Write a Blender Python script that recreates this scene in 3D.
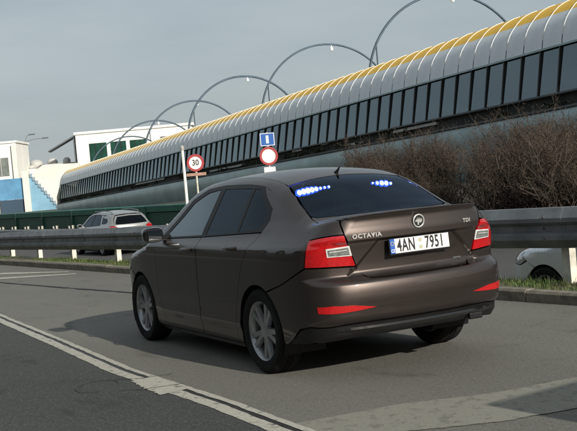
import bpy, math, random
import numpy as np
from mathutils import Matrix, Vector
from mathutils.geometry import delaunay_2d_cdt
random.seed(7); RNG = np.random.default_rng(7)
R = math.radians
scn = bpy.context.scene
for o in list(bpy.data.objects): bpy.data.objects.remove(o)
COL = scn.collection

# ------------------------------------------------------------------ camera
CAM_H, PITCH, ROLL = 1.5267, -0.037, 0.0885
cd = bpy.data.cameras.new('camera'); cd.sensor_width = 36; cd.sensor_fit = 'HORIZONTAL'
cd.lens = 1064 / 577 * 36; cd.clip_start = 0.1; cd.clip_end = 6000
cam = bpy.data.objects.new('camera', cd); COL.objects.link(cam); scn.camera = cam
fw = Vector((0, math.cos(PITCH), math.sin(PITCH))); u0 = Vector((0, -math.sin(PITCH), math.cos(PITCH))); x0 = Vector((1, 0, 0))
rt = x0 * math.cos(ROLL) - u0 * math.sin(ROLL); up = x0 * math.sin(ROLL) + u0 * math.cos(ROLL)
m = Matrix.Identity(4)
for i in range(3): m[i][0] = rt[i]; m[i][1] = up[i]; m[i][2] = -fw[i]
m[0][3], m[1][3], m[2][3] = 0, 0, CAM_H
cam.matrix_world = m

# ------------------------------------------------------------------ sky, sun, exposure
SUN = Vector((1.40, -2.09, 1.05)).normalized()
SUN_EL = math.asin(SUN.z); SUN_AZ = math.atan2(SUN.x, SUN.y)
w = bpy.data.worlds.new('World'); scn.world = w; w.use_nodes = True
nt = w.node_tree; nt.nodes.clear()
sk = nt.nodes.new('ShaderNodeTexSky'); sk.sky_type = 'NISHITA'; sk.sun_disc = False
sk.sun_elevation = SUN_EL; sk.sun_rotation = SUN_AZ; sk.air_density = 1.0; sk.dust_density = 3.0; sk.ozone_density = 1.5
# thin high haze: the clear sky is veiled by an even grey cloud sheet with faint streaks
tc = nt.nodes.new('ShaderNodeTexCoord'); mp = nt.nodes.new('ShaderNodeMapping'); mp.inputs['Scale'].default_value = (1.0, 1.0, 5.0); mp.inputs['Rotation'].default_value = (0.1, 0.06, 0.3)
ns = nt.nodes.new('ShaderNodeTexNoise'); ns.inputs['Scale'].default_value = 3.0; ns.inputs['Detail'].default_value = 6; ns.inputs['Roughness'].default_value = 0.55
cr = nt.nodes.new('ShaderNodeValToRGB')
cr.color_ramp.elements[0].position = 0.3; cr.color_ramp.elements[0].color = (3.80, 4.45, 4.82, 1)
cr.color_ramp.elements[1].position = 0.75; cr.color_ramp.elements[1].color = (5.25, 5.75, 5.92, 1)
mx = nt.nodes.new('ShaderNodeMix'); mx.data_type = 'RGBA'; mx.inputs['Factor'].default_value = 0.8
bg = nt.nodes.new('ShaderNodeBackground'); bg.inputs['Strength'].default_value = 0.10
ow = nt.nodes.new('ShaderNodeOutputWorld')
nt.links.new(tc.outputs['Generated'], mp.inputs['Vector']); nt.links.new(mp.outputs['Vector'], ns.inputs['Vector'])
nt.links.new(ns.outputs['Fac'], cr.inputs['Fac']); nt.links.new(sk.outputs['Color'], mx.inputs['A']); nt.links.new(cr.outputs['Color'], mx.inputs['B'])
nt.links.new(mx.outputs['Result'], bg.inputs['Color']); nt.links.new(bg.outputs['Background'], ow.inputs['Surface'])
sl = bpy.data.lights.new('sun', 'SUN'); sl.energy = 5.0; sl.angle = R(0.6); sl.color = (1.0, 0.93, 0.82)
so = bpy.data.objects.new('sun', sl); COL.objects.link(so); so.location = (30, -45, 30)
so.rotation_euler = SUN.to_track_quat('Z', 'Y').to_euler()
scn.view_settings.view_transform = 'Standard'; scn.view_settings.look = 'None'; scn.view_settings.exposure = 0.0; scn.view_settings.gamma = 1.0
scn.view_settings.use_curve_mapping = False

# ------------------------------------------------------------------ materials
MATS = {}
def mat(name, col, rough=0.6, metal=0.0, var=0.0, scale=6.0, bump=0.0, bscale=None, col2=None, coat=0.0, spec=0.5, emit=None, estr=0, alpha=None, lo=0.35, hi=0.65, stretch=None, bdist=0.01, rvar=0.0):
    if name in MATS: return MATS[name]
    M = bpy.data.materials.new(name); M.use_nodes = True; n = M.node_tree.nodes; l = M.node_tree.links
    b = n['Principled BSDF']; b.inputs['Base Color'].default_value = (*col, 1); b.inputs['Roughness'].default_value = rough; b.inputs['Metallic'].default_value = metal
    b.inputs['Coat Weight'].default_value = coat; b.inputs['Coat Roughness'].default_value = 0.04; b.inputs['Specular IOR Level'].default_value = spec
    if emit: b.inputs['Emission Color'].default_value = (*emit, 1); b.inputs['Emission Strength'].default_value = estr
    tcn = n.new('ShaderNodeTexCoord'); src = tcn.outputs['Object']
    if stretch:
        mpn = n.new('ShaderNodeMapping'); mpn.inputs['Scale'].default_value = stretch; l.new(src, mpn.inputs['Vector']); src = mpn.outputs['Vector']
    if var or col2:
        t = n.new('ShaderNodeTexNoise'); t.inputs['Scale'].default_value = scale; t.inputs['Detail'].default_value = 8; t.inputs['Roughness'].default_value = 0.65
        l.new(src, t.inputs['Vector'])
        rp = n.new('ShaderNodeValToRGB'); e = rp.color_ramp.elements
        c2 = col2 if col2 else tuple(c * (1 - var) for c in col); c1 = col if col2 else tuple(min(1, c * (1 + var)) for c in col)
        e[0].position = lo; e[0].color = (*c1, 1); e[1].position = hi; e[1].color = (*c2, 1)
        l.new(t.outputs['Fac'], rp.inputs['Fac']); l.new(rp.outputs['Color'], b.inputs['Base Color'])
        if rvar:
            mr = n.new('ShaderNodeMapRange'); mr.inputs['To Min'].default_value = max(0, rough - rvar); mr.inputs['To Max'].default_value = min(1, rough + rvar)
            l.new(t.outputs['Fac'], mr.inputs['Value']); l.new(mr.outputs['Result'], b.inputs['Roughness'])
    if bump:
        t2 = n.new('ShaderNodeTexNoise'); t2.inputs['Scale'].default_value = bscale or scale * 8; t2.inputs['Detail'].default_value = 5; l.new(src, t2.inputs['Vector'])
        bp = n.new('ShaderNodeBump'); bp.inputs['Strength'].default_value = bump; bp.inputs['Distance'].default_value = bdist
        l.new(t2.outputs['Fac'], bp.inputs['Height']); l.new(bp.outputs['Normal'], b.inputs['Normal'])
    MATS[name] = M; return M

def asphalt(name, base, patch, speck, dark):
    M = bpy.data.materials.new(name); M.use_nodes = True; n = M.node_tree.nodes; l = M.node_tree.links; b = n['Principled BSDF']
    tcn = n.new('ShaderNodeTexCoord')
    def noise(s, d=6, st=None, r=0.6):
        t = n.new('ShaderNodeTexNoise'); t.inputs['Scale'].default_value = s; t.inputs['Detail'].default_value = d; t.inputs['Roughness'].default_value = r
        if st:
            q = n.new('ShaderNodeMapping'); q.inputs['Rotation'].default_value = (0, 0, -R(122.7)); q.inputs['Scale'].default_value = st
            # rotate first so that x runs along the road, then stretch
            q.vector_type = 'TEXTURE'; q.inputs['Rotation'].default_value = (0, 0, R(122.7)); q.inputs['Scale'].default_value = st
            l.new(tcn.outputs['Object'], q.inputs['Vector']); l.new(q.outputs['Vector'], t.inputs['Vector'])
        else: l.new(tcn.outputs['Object'], t.inputs['Vector'])
        return t.outputs['Fac']
    def ramp(f, a, ca, bb, cb):
        r = n.new('ShaderNodeValToRGB'); e = r.color_ramp.elements; e[0].position = a; e[0].color = (*ca, 1); e[1].position = bb; e[1].color = (*cb, 1); l.new(f, r.inputs['Fac']); return r.outputs['Color']
    def mix(a, bb, f, mode='MIX'):
        k = n.new('ShaderNodeMix'); k.data_type = 'RGBA'; k.blend_type = mode
        if isinstance(f, float): k.inputs['Factor'].default_value = f
        else: l.new(f, k.inputs['Factor'])
        for s, v in (('A', a), ('B', bb)):
            if isinstance(v, tuple): k.inputs[s].default_value = (*v, 1)
            else: l.new(v, k.inputs[s])
        return k.outputs['Result']
    c = ramp(noise(0.6, 5, (6, 1, 1)), 0.35, base, 0.68, patch)          # long wheel-track streaks
    c = mix(c, dark, ramp(noise(1.3, 9, None, 0.75), 0.56, (0, 0, 0), 0.72, (0.75, 0.75, 0.75)))
    c = mix(c, speck, ramp(noise(48, 4, None, .85), 0.545, (0, 0, 0), 0.66, (0.8, 0.8, 0.8)))   # pale stones
    c = mix(c, dark, ramp(noise(30, 6, None, .85), 0.51, (0, 0, 0), 0.66, (0.85, 0.85, 0.85)))
    c = mix(c, dark, ramp(noise(2.6, 3, (2.5, 1, 1), .5), 0.62, (0, 0, 0), 0.70, (0.55, 0.55, 0.55)))   # oil and patch stains
    l.new(c, b.inputs['Base Color']); b.inputs['Roughness'].default_value = 0.85; b.inputs['Specular IOR Level'].default_value = 0.3
    bp = n.new('ShaderNodeBump'); bp.inputs['Strength'].default_value = 0.8; bp.inputs['Distance'].default_value = 0.012
    l.new(noise(70, 5, None, .75), bp.inputs['Height']); l.new(bp.outputs['Normal'], b.inputs['Normal'])
    return M

def road_paint(name, col, under, amount, scale=9.0):
    M = bpy.data.materials.new(name); M.use_nodes = True; n = M.node_tree.nodes; l = M.node_tree.links; b = n['Principled BSDF']
    tcn = n.new('ShaderNodeTexCoord'); t = n.new('ShaderNodeTexNoise'); t.inputs['Scale'].default_value = scale; t.inputs['Detail'].default_value = 10; t.inputs['Roughness'].default_value = 0.75
    l.new(tcn.outputs['Object'], t.inputs['Vector']); r = n.new('ShaderNodeValToRGB'); e = r.color_ramp.elements
    e[0].position = amount; e[0].color = (*col, 1); e[1].position = amount + 0.10; e[1].color = (*under, 1)
    mid = r.color_ramp.elements.new(amount - 0.12); mid.color = (*[c * 0.85 for c in col], 1)
    l.new(t.outputs['Fac'], r.inputs['Fac']); l.new(r.outputs['Color'], b.inputs['Base Color']); b.inputs['Roughness'].default_value = 0.8
    t3 = n.new('ShaderNodeTexNoise'); t3.inputs['Scale'].default_value = 120; l.new(tcn.outputs['Object'], t3.inputs['Vector'])
    bp = n.new('ShaderNodeBump'); bp.inputs['Strength'].default_value = 0.4; bp.inputs['Distance'].default_value = 0.006; l.new(t3.outputs['Fac'], bp.inputs['Height']); l.new(bp.outputs['Normal'], b.inputs['Normal'])
    return M

def glassmat(name, tint, gloss_col=(1, 1, 1), ior=1.5, boost=0.0):
    M = bpy.data.materials.new(name); M.use_nodes = True; n = M.node_tree.nodes; l = M.node_tree.links; n.clear()
    o = n.new('ShaderNodeOutputMaterial'); mxs = n.new('ShaderNodeMixShader'); tr = n.new('ShaderNodeBsdfTransparent'); gl = n.new('ShaderNodeBsdfGlossy'); fr = n.new('ShaderNodeFresnel')
    tr.inputs['Color'].default_value = (*tint, 1); gl.inputs['Color'].default_value = (*gloss_col, 1); gl.inputs['Roughness'].default_value = 0.02; fr.inputs['IOR'].default_value = ior
    ad = n.new('ShaderNodeMath'); ad.operation = 'ADD'; ad.use_clamp = True; ad.inputs[1].default_value = boost
    l.new(fr.outputs['Fac'], ad.inputs[0]); l.new(ad.outputs[0], mxs.inputs['Fac']); l.new(tr.outputs[0], mxs.inputs[1]); l.new(gl.outputs[0], mxs.inputs[2]); l.new(mxs.outputs[0], o.inputs['Surface'])
    return M

# ------------------------------------------------------------------ object helpers
def link(o, parent=None):
    COL.objects.link(o)
    if parent: o.parent = parent
    return o
def mesh_obj(name, verts, faces, material, parent=None, smooth=False, normals=None):
    me = bpy.data.meshes.new(name); me.from_pydata([tuple(v) for v in verts], [], [tuple(f) for f in faces]); me.update()
    if material: me.materials.append(material)
    if smooth: me.polygons.foreach_set('use_smooth', [True] * len(me.polygons))
    if normals is not None: me.normals_split_custom_set_from_vertices([tuple(v) for v in normals])
    return link(bpy.data.objects.new(name, me), parent)
def reuse(o, parent=None, loc=None, rot=None, mw=None):
    c = bpy.data.objects.new(o.name.split('.')[0], o.data); link(c, parent)
    if loc is not None: c.location = loc
    if rot is not None: c.rotation_euler = rot
    return c
def copy_tree(o, parent=None):
    c = o.copy(); COL.objects.link(c); c.parent = parent
    for ch in list(o.children): copy_tree(ch, c)
    return c
def thing(name, label, cat, loc=(0, 0, 0), rz=0.0, group=None):
    o = bpy.data.objects.new(name, None); o.empty_display_size = 0.2; COL.objects.link(o); o.location = loc; o.rotation_euler = (0, 0, rz)
    o['label'] = label; o['category'] = cat
    if group: o['group'] = group
    return o
def tag(o, label, cat, group=None):
    o['label'] = label; o['category'] = cat
    if group: o['group'] = group
    return o
def struct(o): o['kind'] = 'structure'; return o
class MB:
    def __init__(s): s.v = []; s.f = []
    def add(s, v, f): k = len(s.v); s.v += [tuple(p) for p in v]; s.f += [tuple(i + k for i in q) for q in f]; return s
    def box(s, a, b, rot=None, org=None):
        x0, y0, z0 = a; x1, y1, z1 = b
        v = [Vector(p) for p in ((x0, y0, z0), (x1, y0, z0), (x1, y1, z0), (x0, y1, z0), (x0, y0, z1), (x1, y0, z1), (x1, y1, z1), (x0, y1, z1))]
        if rot: v = [rot @ (p - Vector(org or (0, 0, 0))) + Vector(org or (0, 0, 0)) for p in v]
        return s.add(v, [(0, 3, 2, 1), (4, 5, 6, 7), (0, 1, 5, 4), (1, 2, 6, 5), (2, 3, 7, 6), (3, 0, 4, 7)])
    def tube(s, pts, rad, n=8, cap=True):
        pts = [Vector(p) for p in pts]; rad = rad if isinstance(rad, (list, tuple)) else [rad] * len(pts); rings = []; prev = None
        for i, p in enumerate(pts):
            d = (pts[min(i + 1, len(pts) - 1)] - pts[max(i - 1, 0)]).normalized()
            a = prev if prev else (Vector((0, 0, 1)) if abs(d.z) < 0.9 else Vector((1, 0, 0)))
            a = (a - d * a.dot(d)).normalized(); prev = a; b = d.cross(a)
            rings.append([p + (a * math.cos(2 * math.pi * k / n) + b * math.sin(2 * math.pi * k / n)) * rad[i] for k in range(n)])
        v = [q for r in rings for q in r]; f = []
        for i in range(len(pts) - 1):
            for k in range(n): f.append((i * n + k, i * n + (k + 1) % n, (i + 1) * n + (k + 1) % n, (i + 1) * n + k))
        if cap: f.append(tuple(range(n))[::-1]); f.append(tuple((len(pts) - 1) * n + k for k in range(n)))
        return s.add(v, f)
    def lathe(s, prof, n=48, axis='y', close=False):   # prof: (radius, along)
        m_ = len(prof); v = []
        for k in range(n):
            a = 2 * math.pi * k / n
            for r, h in prof: v.append((r * math.cos(a), h, r * math.sin(a)) if axis == 'y' else (r * math.cos(a), r * math.sin(a), h))
        f = []
        for k in range(n):
            for i in range(m_ - (0 if close else 1)):
                j = (i + 1) % m_; f.append((k * m_ + i, k * m_ + j, ((k + 1) % n) * m_ + j, ((k + 1) % n) * m_ + i))
        return s.add(v, f)
    def prism(s, poly, fn, d0, d1):   # extrude 2d polygon: fn(a, b, depth) -> point
        k = len(poly); v = [fn(a, b, d0) for a, b in poly] + [fn(a, b, d1) for a, b in poly]
        return s.add(v, [tuple(range(k))[::-1], tuple(range(k, 2 * k))] + [(i, (i + 1) % k, k + (i + 1) % k, k + i) for i in range(k)])
    def build(s, name, material, parent=None, smooth=False): return mesh_obj(name, s.v, s.f, material, parent, smooth)
def autosmooth(o, ang=35):
    me = o.data; me.polygons.foreach_set('use_smooth', [True] * len(me.polygons)); me.set_sharp_from_angle(angle=R(ang)); return o
def bevel(o, wdt=0.01, seg=2):
    b = o.modifiers.new('bevel', 'BEVEL'); b.width = wdt; b.segments = seg; b.limit_method = 'ANGLE'; b.angle_limit = R(40); return o
def text_mesh(name, s, size, depth, material, parent, mtx, sx=1.0, bold=0.0, spacing=1.0, shear=0.0):
    cu = bpy.data.curves.new(name, 'FONT'); cu.body = s; cu.size = size; cu.extrude = depth; cu.align_x = 'CENTER'; cu.align_y = 'CENTER'; cu.offset = bold; cu.space_character = spacing; cu.resolution_u = 4; cu.shear = shear
    t = bpy.data.objects.new(name + '_tmp', cu); COL.objects.link(t); bpy.context.view_layer.update()
    me = bpy.data.meshes.new_from_object(t.evaluated_get(bpy.context.evaluated_depsgraph_get())); bpy.data.objects.remove(t)
    me.transform(mtx @ Matrix.Diagonal((sx, 1, 1, 1))); me.materials.clear(); me.materials.append(material); me.name = name
    return link(bpy.data.objects.new(name, me), parent)

# road frame: s runs along the road away from the camera, n across it towards the far side
DA = R(122.7); D = Vector((math.cos(DA), math.sin(DA), 0)); N = Vector((math.sin(DA), -math.cos(DA), 0))
def P(s, n, z=0.0): v = D * s + N * n; return Vector((v.x, v.y, z))
def strip(name, rows, material, step=None, parent=None):   # rows: polylines of equal length, left to right
    v = [p for r in rows for p in r]; k = len(rows[0]); f = []
    for i in range(len(rows) - 1):
        for j in range(k - 1): f.append((i * k + j, (i + 1) * k + j, (i + 1) * k + j + 1, i * k + j + 1))
    return mesh_obj(name, v, f, material, parent)

# ------------------------------------------------------------------ ground, roads, markings
A_MAIN = asphalt('asphalt_main', (0.147, 0.145, 0.130), (0.183, 0.180, 0.160), (0.34, 0.33, 0.29), (0.080, 0.078, 0.069))
A_DARK = asphalt('asphalt_dark', (0.053, 0.057, 0.055), (0.070, 0.074, 0.071), (0.24, 0.24, 0.225), (0.025, 0.027, 0.027))
A_FAR = asphalt('asphalt_far', (0.075, 0.075, 0.075), (0.09, 0.09, 0.088), (0.14, 0.14, 0.13), (0.05, 0.05, 0.05))
PAINT = road_paint('road_paint_worn', (0.42, 0.41, 0.35), (0.13, 0.127, 0.112), 0.53, 12.0)
PAINT2 = road_paint('road_paint_very_worn', (0.225, 0.22, 0.185), (0.14, 0.137, 0.116), 0.50, 9.0)
EARTH = mat('dry_earth', (0.09, 0.085, 0.05), 0.95, col2=(0.045, 0.06, 0.025), scale=0.6, bump=0.6, bscale=8)
SOIL = mat('verge_soil', (0.10, 0.085, 0.06), 0.95, col2=(0.05, 0.055, 0.025), scale=3, bump=0.8, bscale=30)
g = struct(mesh_obj('ground', [(-3000, -3000, -.75), (3000, -3000, -.75), (3000, 3000, -.75), (-3000, 3000, -.75)], [(0, 1, 2, 3)], EARTH))
struct(mesh_obj('road', [P(-60, -30), P(-60, 7.96), P(160, 7.96), P(160, -30)], [(0, 1, 2, 3)], A_MAIN))
struct(mesh_obj('far_road', [P(-60, 9.9, -.6), P(-60, 17.6, -.6), P(190, 17.6, -.6), P(190, 9.9, -.6)], [(0, 1, 2, 3)], A_FAR))
# the edge line between the lanes, slightly curved, as a polyline in metres
LINE = [(2.95, -0.1), (1.50, 2.9), (-0.08, 6.2), (-0.62, 7.27), (-1.58, 9.0), (-2.55, 11.05), (-3.74, 13.5), (-5.4, 17.0), (-7.4, 21.3), (-12.0, 31.5)]
def curve_pts(c, n=60):
    c = np.array(c); t = np.r_[0, np.cumsum(np.hypot(*np.diff(c, axis=0).T))]; T = np.linspace(0, t[-1], n)
    return np.stack([np.interp(T, t, c[:, 0]), np.interp(T, t, c[:, 1])], 1)
def offset_curve(c, d):
    t = np.gradient(c, axis=0); t /= np.hypot(*t.T)[:, None]; return c + np.stack([t[:, 1], -t[:, 0]], 1) * d
LC = curve_pts(LINE, 120)
left = [Vector((x, y, .003)) for x, y in offset_curve(LC, -0.02)]; far_l = [p + Vector((-22, -8, 0)) for p in left]
struct(strip('dark_lane', [far_l, left], A_DARK))
def ribbon(name, c, d0, d1, z, material, jag=0.0):
    a = offset_curve(c, d0); b = offset_curve(c, d1)
    if jag: a = a + RNG.normal(0, jag, a.shape); b = b + RNG.normal(0, jag, b.shape)
    return struct(strip(name, [[Vector((*p, z)) for p in a], [Vector((*p, z)) for p in b]], material))
L2 = curve_pts(LINE, 420)
ribbon('edge_line', L2, -0.06, 0.045, .0065, PAINT, .003)
ribbon('edge_line', L2, 0.088, 0.145, .0065, PAINT, .003)
TAR = mat('tar_seal', (0.022, 0.021, 0.02), 0.55, var=.3, scale=20)
ribbon('tar_seam', L2, 0.05, 0.082, .005, TAR, .004)
# broad hatch stripe leaving the edge line towards the right, pale patch on the line
def quadstrip(name, a, b, z, material, n=120, jag=.004):
    A = curve_pts(a, n) + RNG.normal(0, jag, (n, 2)); B = curve_pts(b, n) + RNG.normal(0, jag, (n, 2))
    return struct(strip(name, [[Vector((*p, z)) for p in A], [Vector((*p, z)) for p in B]], material))
quadstrip('hatch_stripe', [(0.10, 5.93), (0.55, 6.07), (1.11, 6.10), (1.60, 6.26), (3.2, 6.9)], [(-0.08, 6.50), (0.61, 6.79), (1.2, 6.86), (1.71, 7.07), (3.0, 7.6)], .005, PAINT2)
quadstrip('hatch_stripe', [(-1.36, 8.42), (-1.20, 8.05), (-1.05, 7.78)], [(-1.20, 8.60), (-1.02, 8.22), (-.86, 7.92)], .0085, PAINT, 30, .008)
quadstrip('lane_marking', [(-8.2, 22.3), (-6.1, 22.25), (-4.5, 21.2)], [(-8.2, 22.9), (-6.1, 22.65), (-4.5, 21.35)], .006, PAINT, 40, .006)
quadstrip('lane_marking', [(-8.0, 21.2), (-5.9, 20.95), (-4.2, 20.45)], [(-8.0, 21.7), (-5.9, 21.35), (-4.2, 20.65)], .006, PAINT, 40, .006)
def crack(c, wd, n=80, wob=.02):
    q = curve_pts(c, n); q = q + np.cumsum(RNG.normal(0, wob * .3, q.shape), 0) * .5 + RNG.normal(0, wob * .2, q.shape)
    wv = np.abs(RNG.normal(wd, wd * .35, n)) / 2
    t = np.gradient(q, axis=0); t /= np.hypot(*t.T)[:, None]; nn = np.stack([t[:, 1], -t[:, 0]], 1)
    return struct(strip('road_crack', [[Vector((*p, .010)) for p in q + nn * wv[:, None]], [Vector((*p, .010)) for p in q - nn * wv[:, None]]], TAR))
crack([(-9.5, 25.0), (-5.52, 20.0), (-3.9, 17.75), (-2.49, 15.83), (-.6, 13.2), (.6, 11.6)], .06, 160, .012)
th = np.linspace(0.2, 5.2, 30)
crack([(-1.62 + .16 * math.cos(t), 8.35 + .24 * math.sin(t)) for t in th], .010, 60, .006)
crack([(-1.6, 8.60), (-1.3, 8.52), (-1.05, 8.62)], .012, 50, .006)
crack([(-1.4, 8.1), (-1.2, 8.05), (-.9, 8.15)], .012, 50, .006)

# kerb of the median: single stones, then the sloping verge and its grass
KERBM = mat('kerb_stone', (0.17, 0.155, 0.125), 0.9, var=.35, scale=7, bump=.4, bscale=60)
kerb = struct(link(bpy.data.objects.new('kerb', None)))
mb = MB(); mb.prism([(0, -.1), (0, .10), (.02, .125), (.15, .125), (.15, -.1)], lambda a, b, d: (d, -a, b), 0.006, 0.994)
k0 = None
for i in range(-10, 70):
    s = i * 1.0
    if k0 is None: k0 = mb.build('kerb_stone', KERBM, kerb); o = k0
    else: o = reuse(k0, kerb)
    p = P(s, 7.97); o.location = (p.x, p.y, random.uniform(-.008, .008)); o.rotation_euler = (0, 0, DA + random.uniform(-.004, .004))
mb2 = [[P(s, nn, z + random.uniform(-.015, .015)) for s in np.arange(-30, 190, 1.0)] for nn, z in ((8.12, .09), (8.4, .10), (8.8, .08), (9.2, -.05), (9.6, -.35), (9.95, -.59))]
struct(strip('verge', mb2, SOIL))
GRASS = mat('grass_blades', (0.070, 0.110, 0.025), 0.7, col2=(0.13, 0.125, 0.05), scale=1.6, lo=.50, hi=.68)
v, f = [], []
def tuft(s, n, z, h, cnt):
    for _ in range(cnt):
        a = random.uniform(0, 6.28); c = P(s + random.gauss(0, .05), n + random.gauss(0, .04), z); hh = h * random.uniform(.4, 1.2); le = random.uniform(.2, .8) * hh
        dx, dy = math.cos(a), math.sin(a); wd = random.uniform(.0025, .0045); k = len(v)
        v.extend([(c.x - dy * wd, c.y + dx * wd, c.z), (c.x + dy * wd, c.y - dx * wd, c.z), (c.x + dx * le * .4 + dy * wd * .7, c.y + dy * le * .4 - dx * wd * .7, c.z + hh * .65), (c.x + dx * le * .4 - dy * wd * .7, c.y + dy * le * .4 + dx * wd * .7, c.z + hh * .65), (c.x + dx * le, c.y + dy * le, c.z + hh)])
        f.extend([(k, k + 1, k + 2, k + 3), (k + 3, k + 2, k + 4)])
for _ in range(7500):
    s = random.triangular(3, 45, 6); n_ = random.uniform(8.13, 9.35)
    z = np.interp(n_, [8.12, 8.4, 8.8, 9.2, 9.6], [.09, .10, .08, -.05, -.35]) - .01
    patch = math.sin(s * 1.7) + math.sin(s * .63 + 1) + random.gauss(0, .6)
    if patch < -.6: continue
    tuft(s, n_, z, random.uniform(.03, .085) * (1.1 if patch > .6 else .7), 7)
gr = mesh_obj('grass', v, f, GRASS); gr['kind'] = 'stuff'; gr['label'] = 'dry green grass on the median behind the kerb'

# added unseen bank, left of and behind the camera, darkens the car side
bk = [[P(s, n_, z_ * (1 + .18 * math.sin(s * .11 + n_) + random.uniform(-.10, .10))) for s in np.arange(-120, 200, 2.5)] for n_, z_ in ((-60, 17), (-40, 17), (-26, 15), (-21, 11), (-18.5, 6.5), (-16.5, 2), (-15, .02))]
struct(strip('added_dark_bank', bk, mat('added_bank_scrub', (.035, .04, .018), .95, col2=(.06, .045, .028), scale=.5, bump=1.0, bscale=2.0, bdist=.4)))

# ------------------------------------------------------------------ guardrails
GALV = mat('galvanised_steel', (0.30, 0.31, 0.32), 0.45, 0.75, var=.25, scale=5, bump=.05, rvar=.1)
GALVD = mat('weathered_steel_beam', (0.25, 0.265, 0.275), 0.5, 0.5, col2=(0.15, 0.16, 0.165), scale=3, bump=.05, rvar=.1)
POSTM = mat('pale_post', (0.55, 0.53, 0.46), 0.7, var=.3, scale=6)
BOLT = mat('bolt_steel', (0.12, 0.12, 0.12), 0.5, 0.8)
def guardrail(label, n, s0, s1, zt0, zt1, hgt, posts, zbase, face, seg=4.0, bolts=True):
    root = thing('guardrail', label, 'guardrail', P(s0, n, zbase))
    org = Vector(root.location)
    prof = [(0.00, 0.0), (.02, -.005), (.075, -.11 * hgt / .42), (.075, -.15 * hgt / .42), (.012, -.19 * hgt / .42), (.012, -.25 * hgt / .42), (.075, -.29 * hgt / .42), (.075, -.34 * hgt / .42), (.02, -hgt), (0, -hgt - .01)]
    prof = [(-.012, -.012)] + prof
    ns_ = int((s1 - s0) / seg)
    for i in range(ns_):
        a, b = s0 + i * seg + .004, s0 + (i + 1) * seg + .06; vv = []; ff = []
        for s in (a, b):
            zt = zt0 + (zt1 - zt0) * (s - s0) / (s1 - s0)
            for off, dz in prof: vv.append(P(s, n + face * (off + .06) + (0.003 if s == b else 0), zt + dz) - org)
        for th_, base in ((0, 0),):
            k = len(prof)
            for j in range(k - 1): ff.append((j, j + 1, k + j + 1, k + j))
        o = mesh_obj('beam', vv, ff, GALVD, root); sd = o.modifiers.new('thick', 'SOLIDIFY'); sd.thickness = .005
        if bolts and b > posts[0] - 4 and a < 30:
            for s in np.arange(a + .25, b, 1.33):
                zt = zt0 + (zt1 - zt0) * (s - s0) / (s1 - s0)
                for dz in (-.10, -.22, -.315):
                    if guardrail.bolt is None:
                        bm_ = MB(); bm_.lathe([(0, .012), (.010, .012), (.018, .002), (.018, -.02)], 8); bo = guardrail.bolt = bm_.build('bolt', BOLT, o)
                    else: bo = reuse(guardrail.bolt, o)
                    bo.location = P(s + (.06 if dz == -.22 else 0), n + face * (.137 if dz != -.22 else .075), zt + dz * hgt / .42) - org; bo.rotation_euler = (0, 0, DA if face < 0 else DA + math.pi)
    return root
guardrail.bolt = None
def add_posts(root, n, positions, z0, ztop, wid=.10, dep=.06, m_=None):
    org = Vector(root.location); p0 = None
    for s in positions:
        if p0 is None:
            mb = MB()
            mb.prism([(-dep, -wid / 2), (dep, -wid / 2), (dep, -wid / 2 + .012), (-dep + .012, -wid / 2 + .012), (-dep + .012, wid / 2 - .012), (dep, wid / 2 - .012), (dep, wid / 2), (-dep, wid / 2)], lambda a, b, d: (a, b, d), 0, ztop - z0)
            o = p0 = mb.build('post', m_ or POSTM, root)
        else: o = reuse(p0, root)
        q = P(s, n, z0) - org; o.location = q; o.rotation_euler = (random.uniform(-.015, .015), random.uniform(-.015, .015), DA + math.pi)
posts_near = [-2, 0, 2.03, 4.05, 6.08, 8.12, 10.1, 12.2, 14.2, 16.2, 18.2, 20.27, 22.75, 24.95, 27.0, 29.0, 31, 33, 35, 37, 39, 41, 43, 45]
rail = guardrail('galvanised crash barrier on pale posts along the grassy median, nearer of the two guardrails', 8.72, -4, 60, 1.07, .34, .43, posts_near, 0, -1)
rp = [s for s in posts_near]
# each post reaches the underside of the beam at its own place
org = Vector(rail.location); post_mesh = None
for s in rp:
    zt = 1.07 + (.34 - 1.07) * (s + 4) / 64 - .06
    mb = MB(); dep, wid = .05, .11
    mb.prism([(-dep, -wid / 2), (dep, -wid / 2), (dep, -wid / 2 + .014), (-dep + .014, -wid / 2 + .014), (-dep + .014, wid / 2 - .014), (dep, wid / 2 - .014), (dep, wid / 2), (-dep, wid / 2)], lambda a, b, d: (a, b, d), -.05, zt)
    o = mb.build('post', POSTM, rail); o.location = P(s, 8.79, 0) - org; o.rotation_euler = (random.uniform(-.012, .012), random.uniform(-.012, .012), DA - math.pi / 2)
far_posts = list(np.arange(-10, 120, 2.0))
rail2 = guardrail('low distant guardrail at the foot of the green barrier', 17.75, -12, 120, .02, .02, .30, far_posts, -.6, -1, bolts=False)
add_posts(rail2, 17.85, far_posts, -.6, .16, .09, .05)
CAPW = mat('reflector_white', (0.36, 0.35, 0.32), 0.5)
o0 = None
for s in np.arange(20, 110, 2.0):
    if o0 is None: mb = MB(); mb.box((-.05, -.03, 0), (.05, .03, .12)); o0 = o = mb.build('reflector', CAPW, rail2); bevel(o, .015)
    else: o = reuse(o0, rail2)
    o.location = P(s, 17.68, .03) - Vector(rail2.location); o.rotation_euler = (0, 0, DA)

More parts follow.
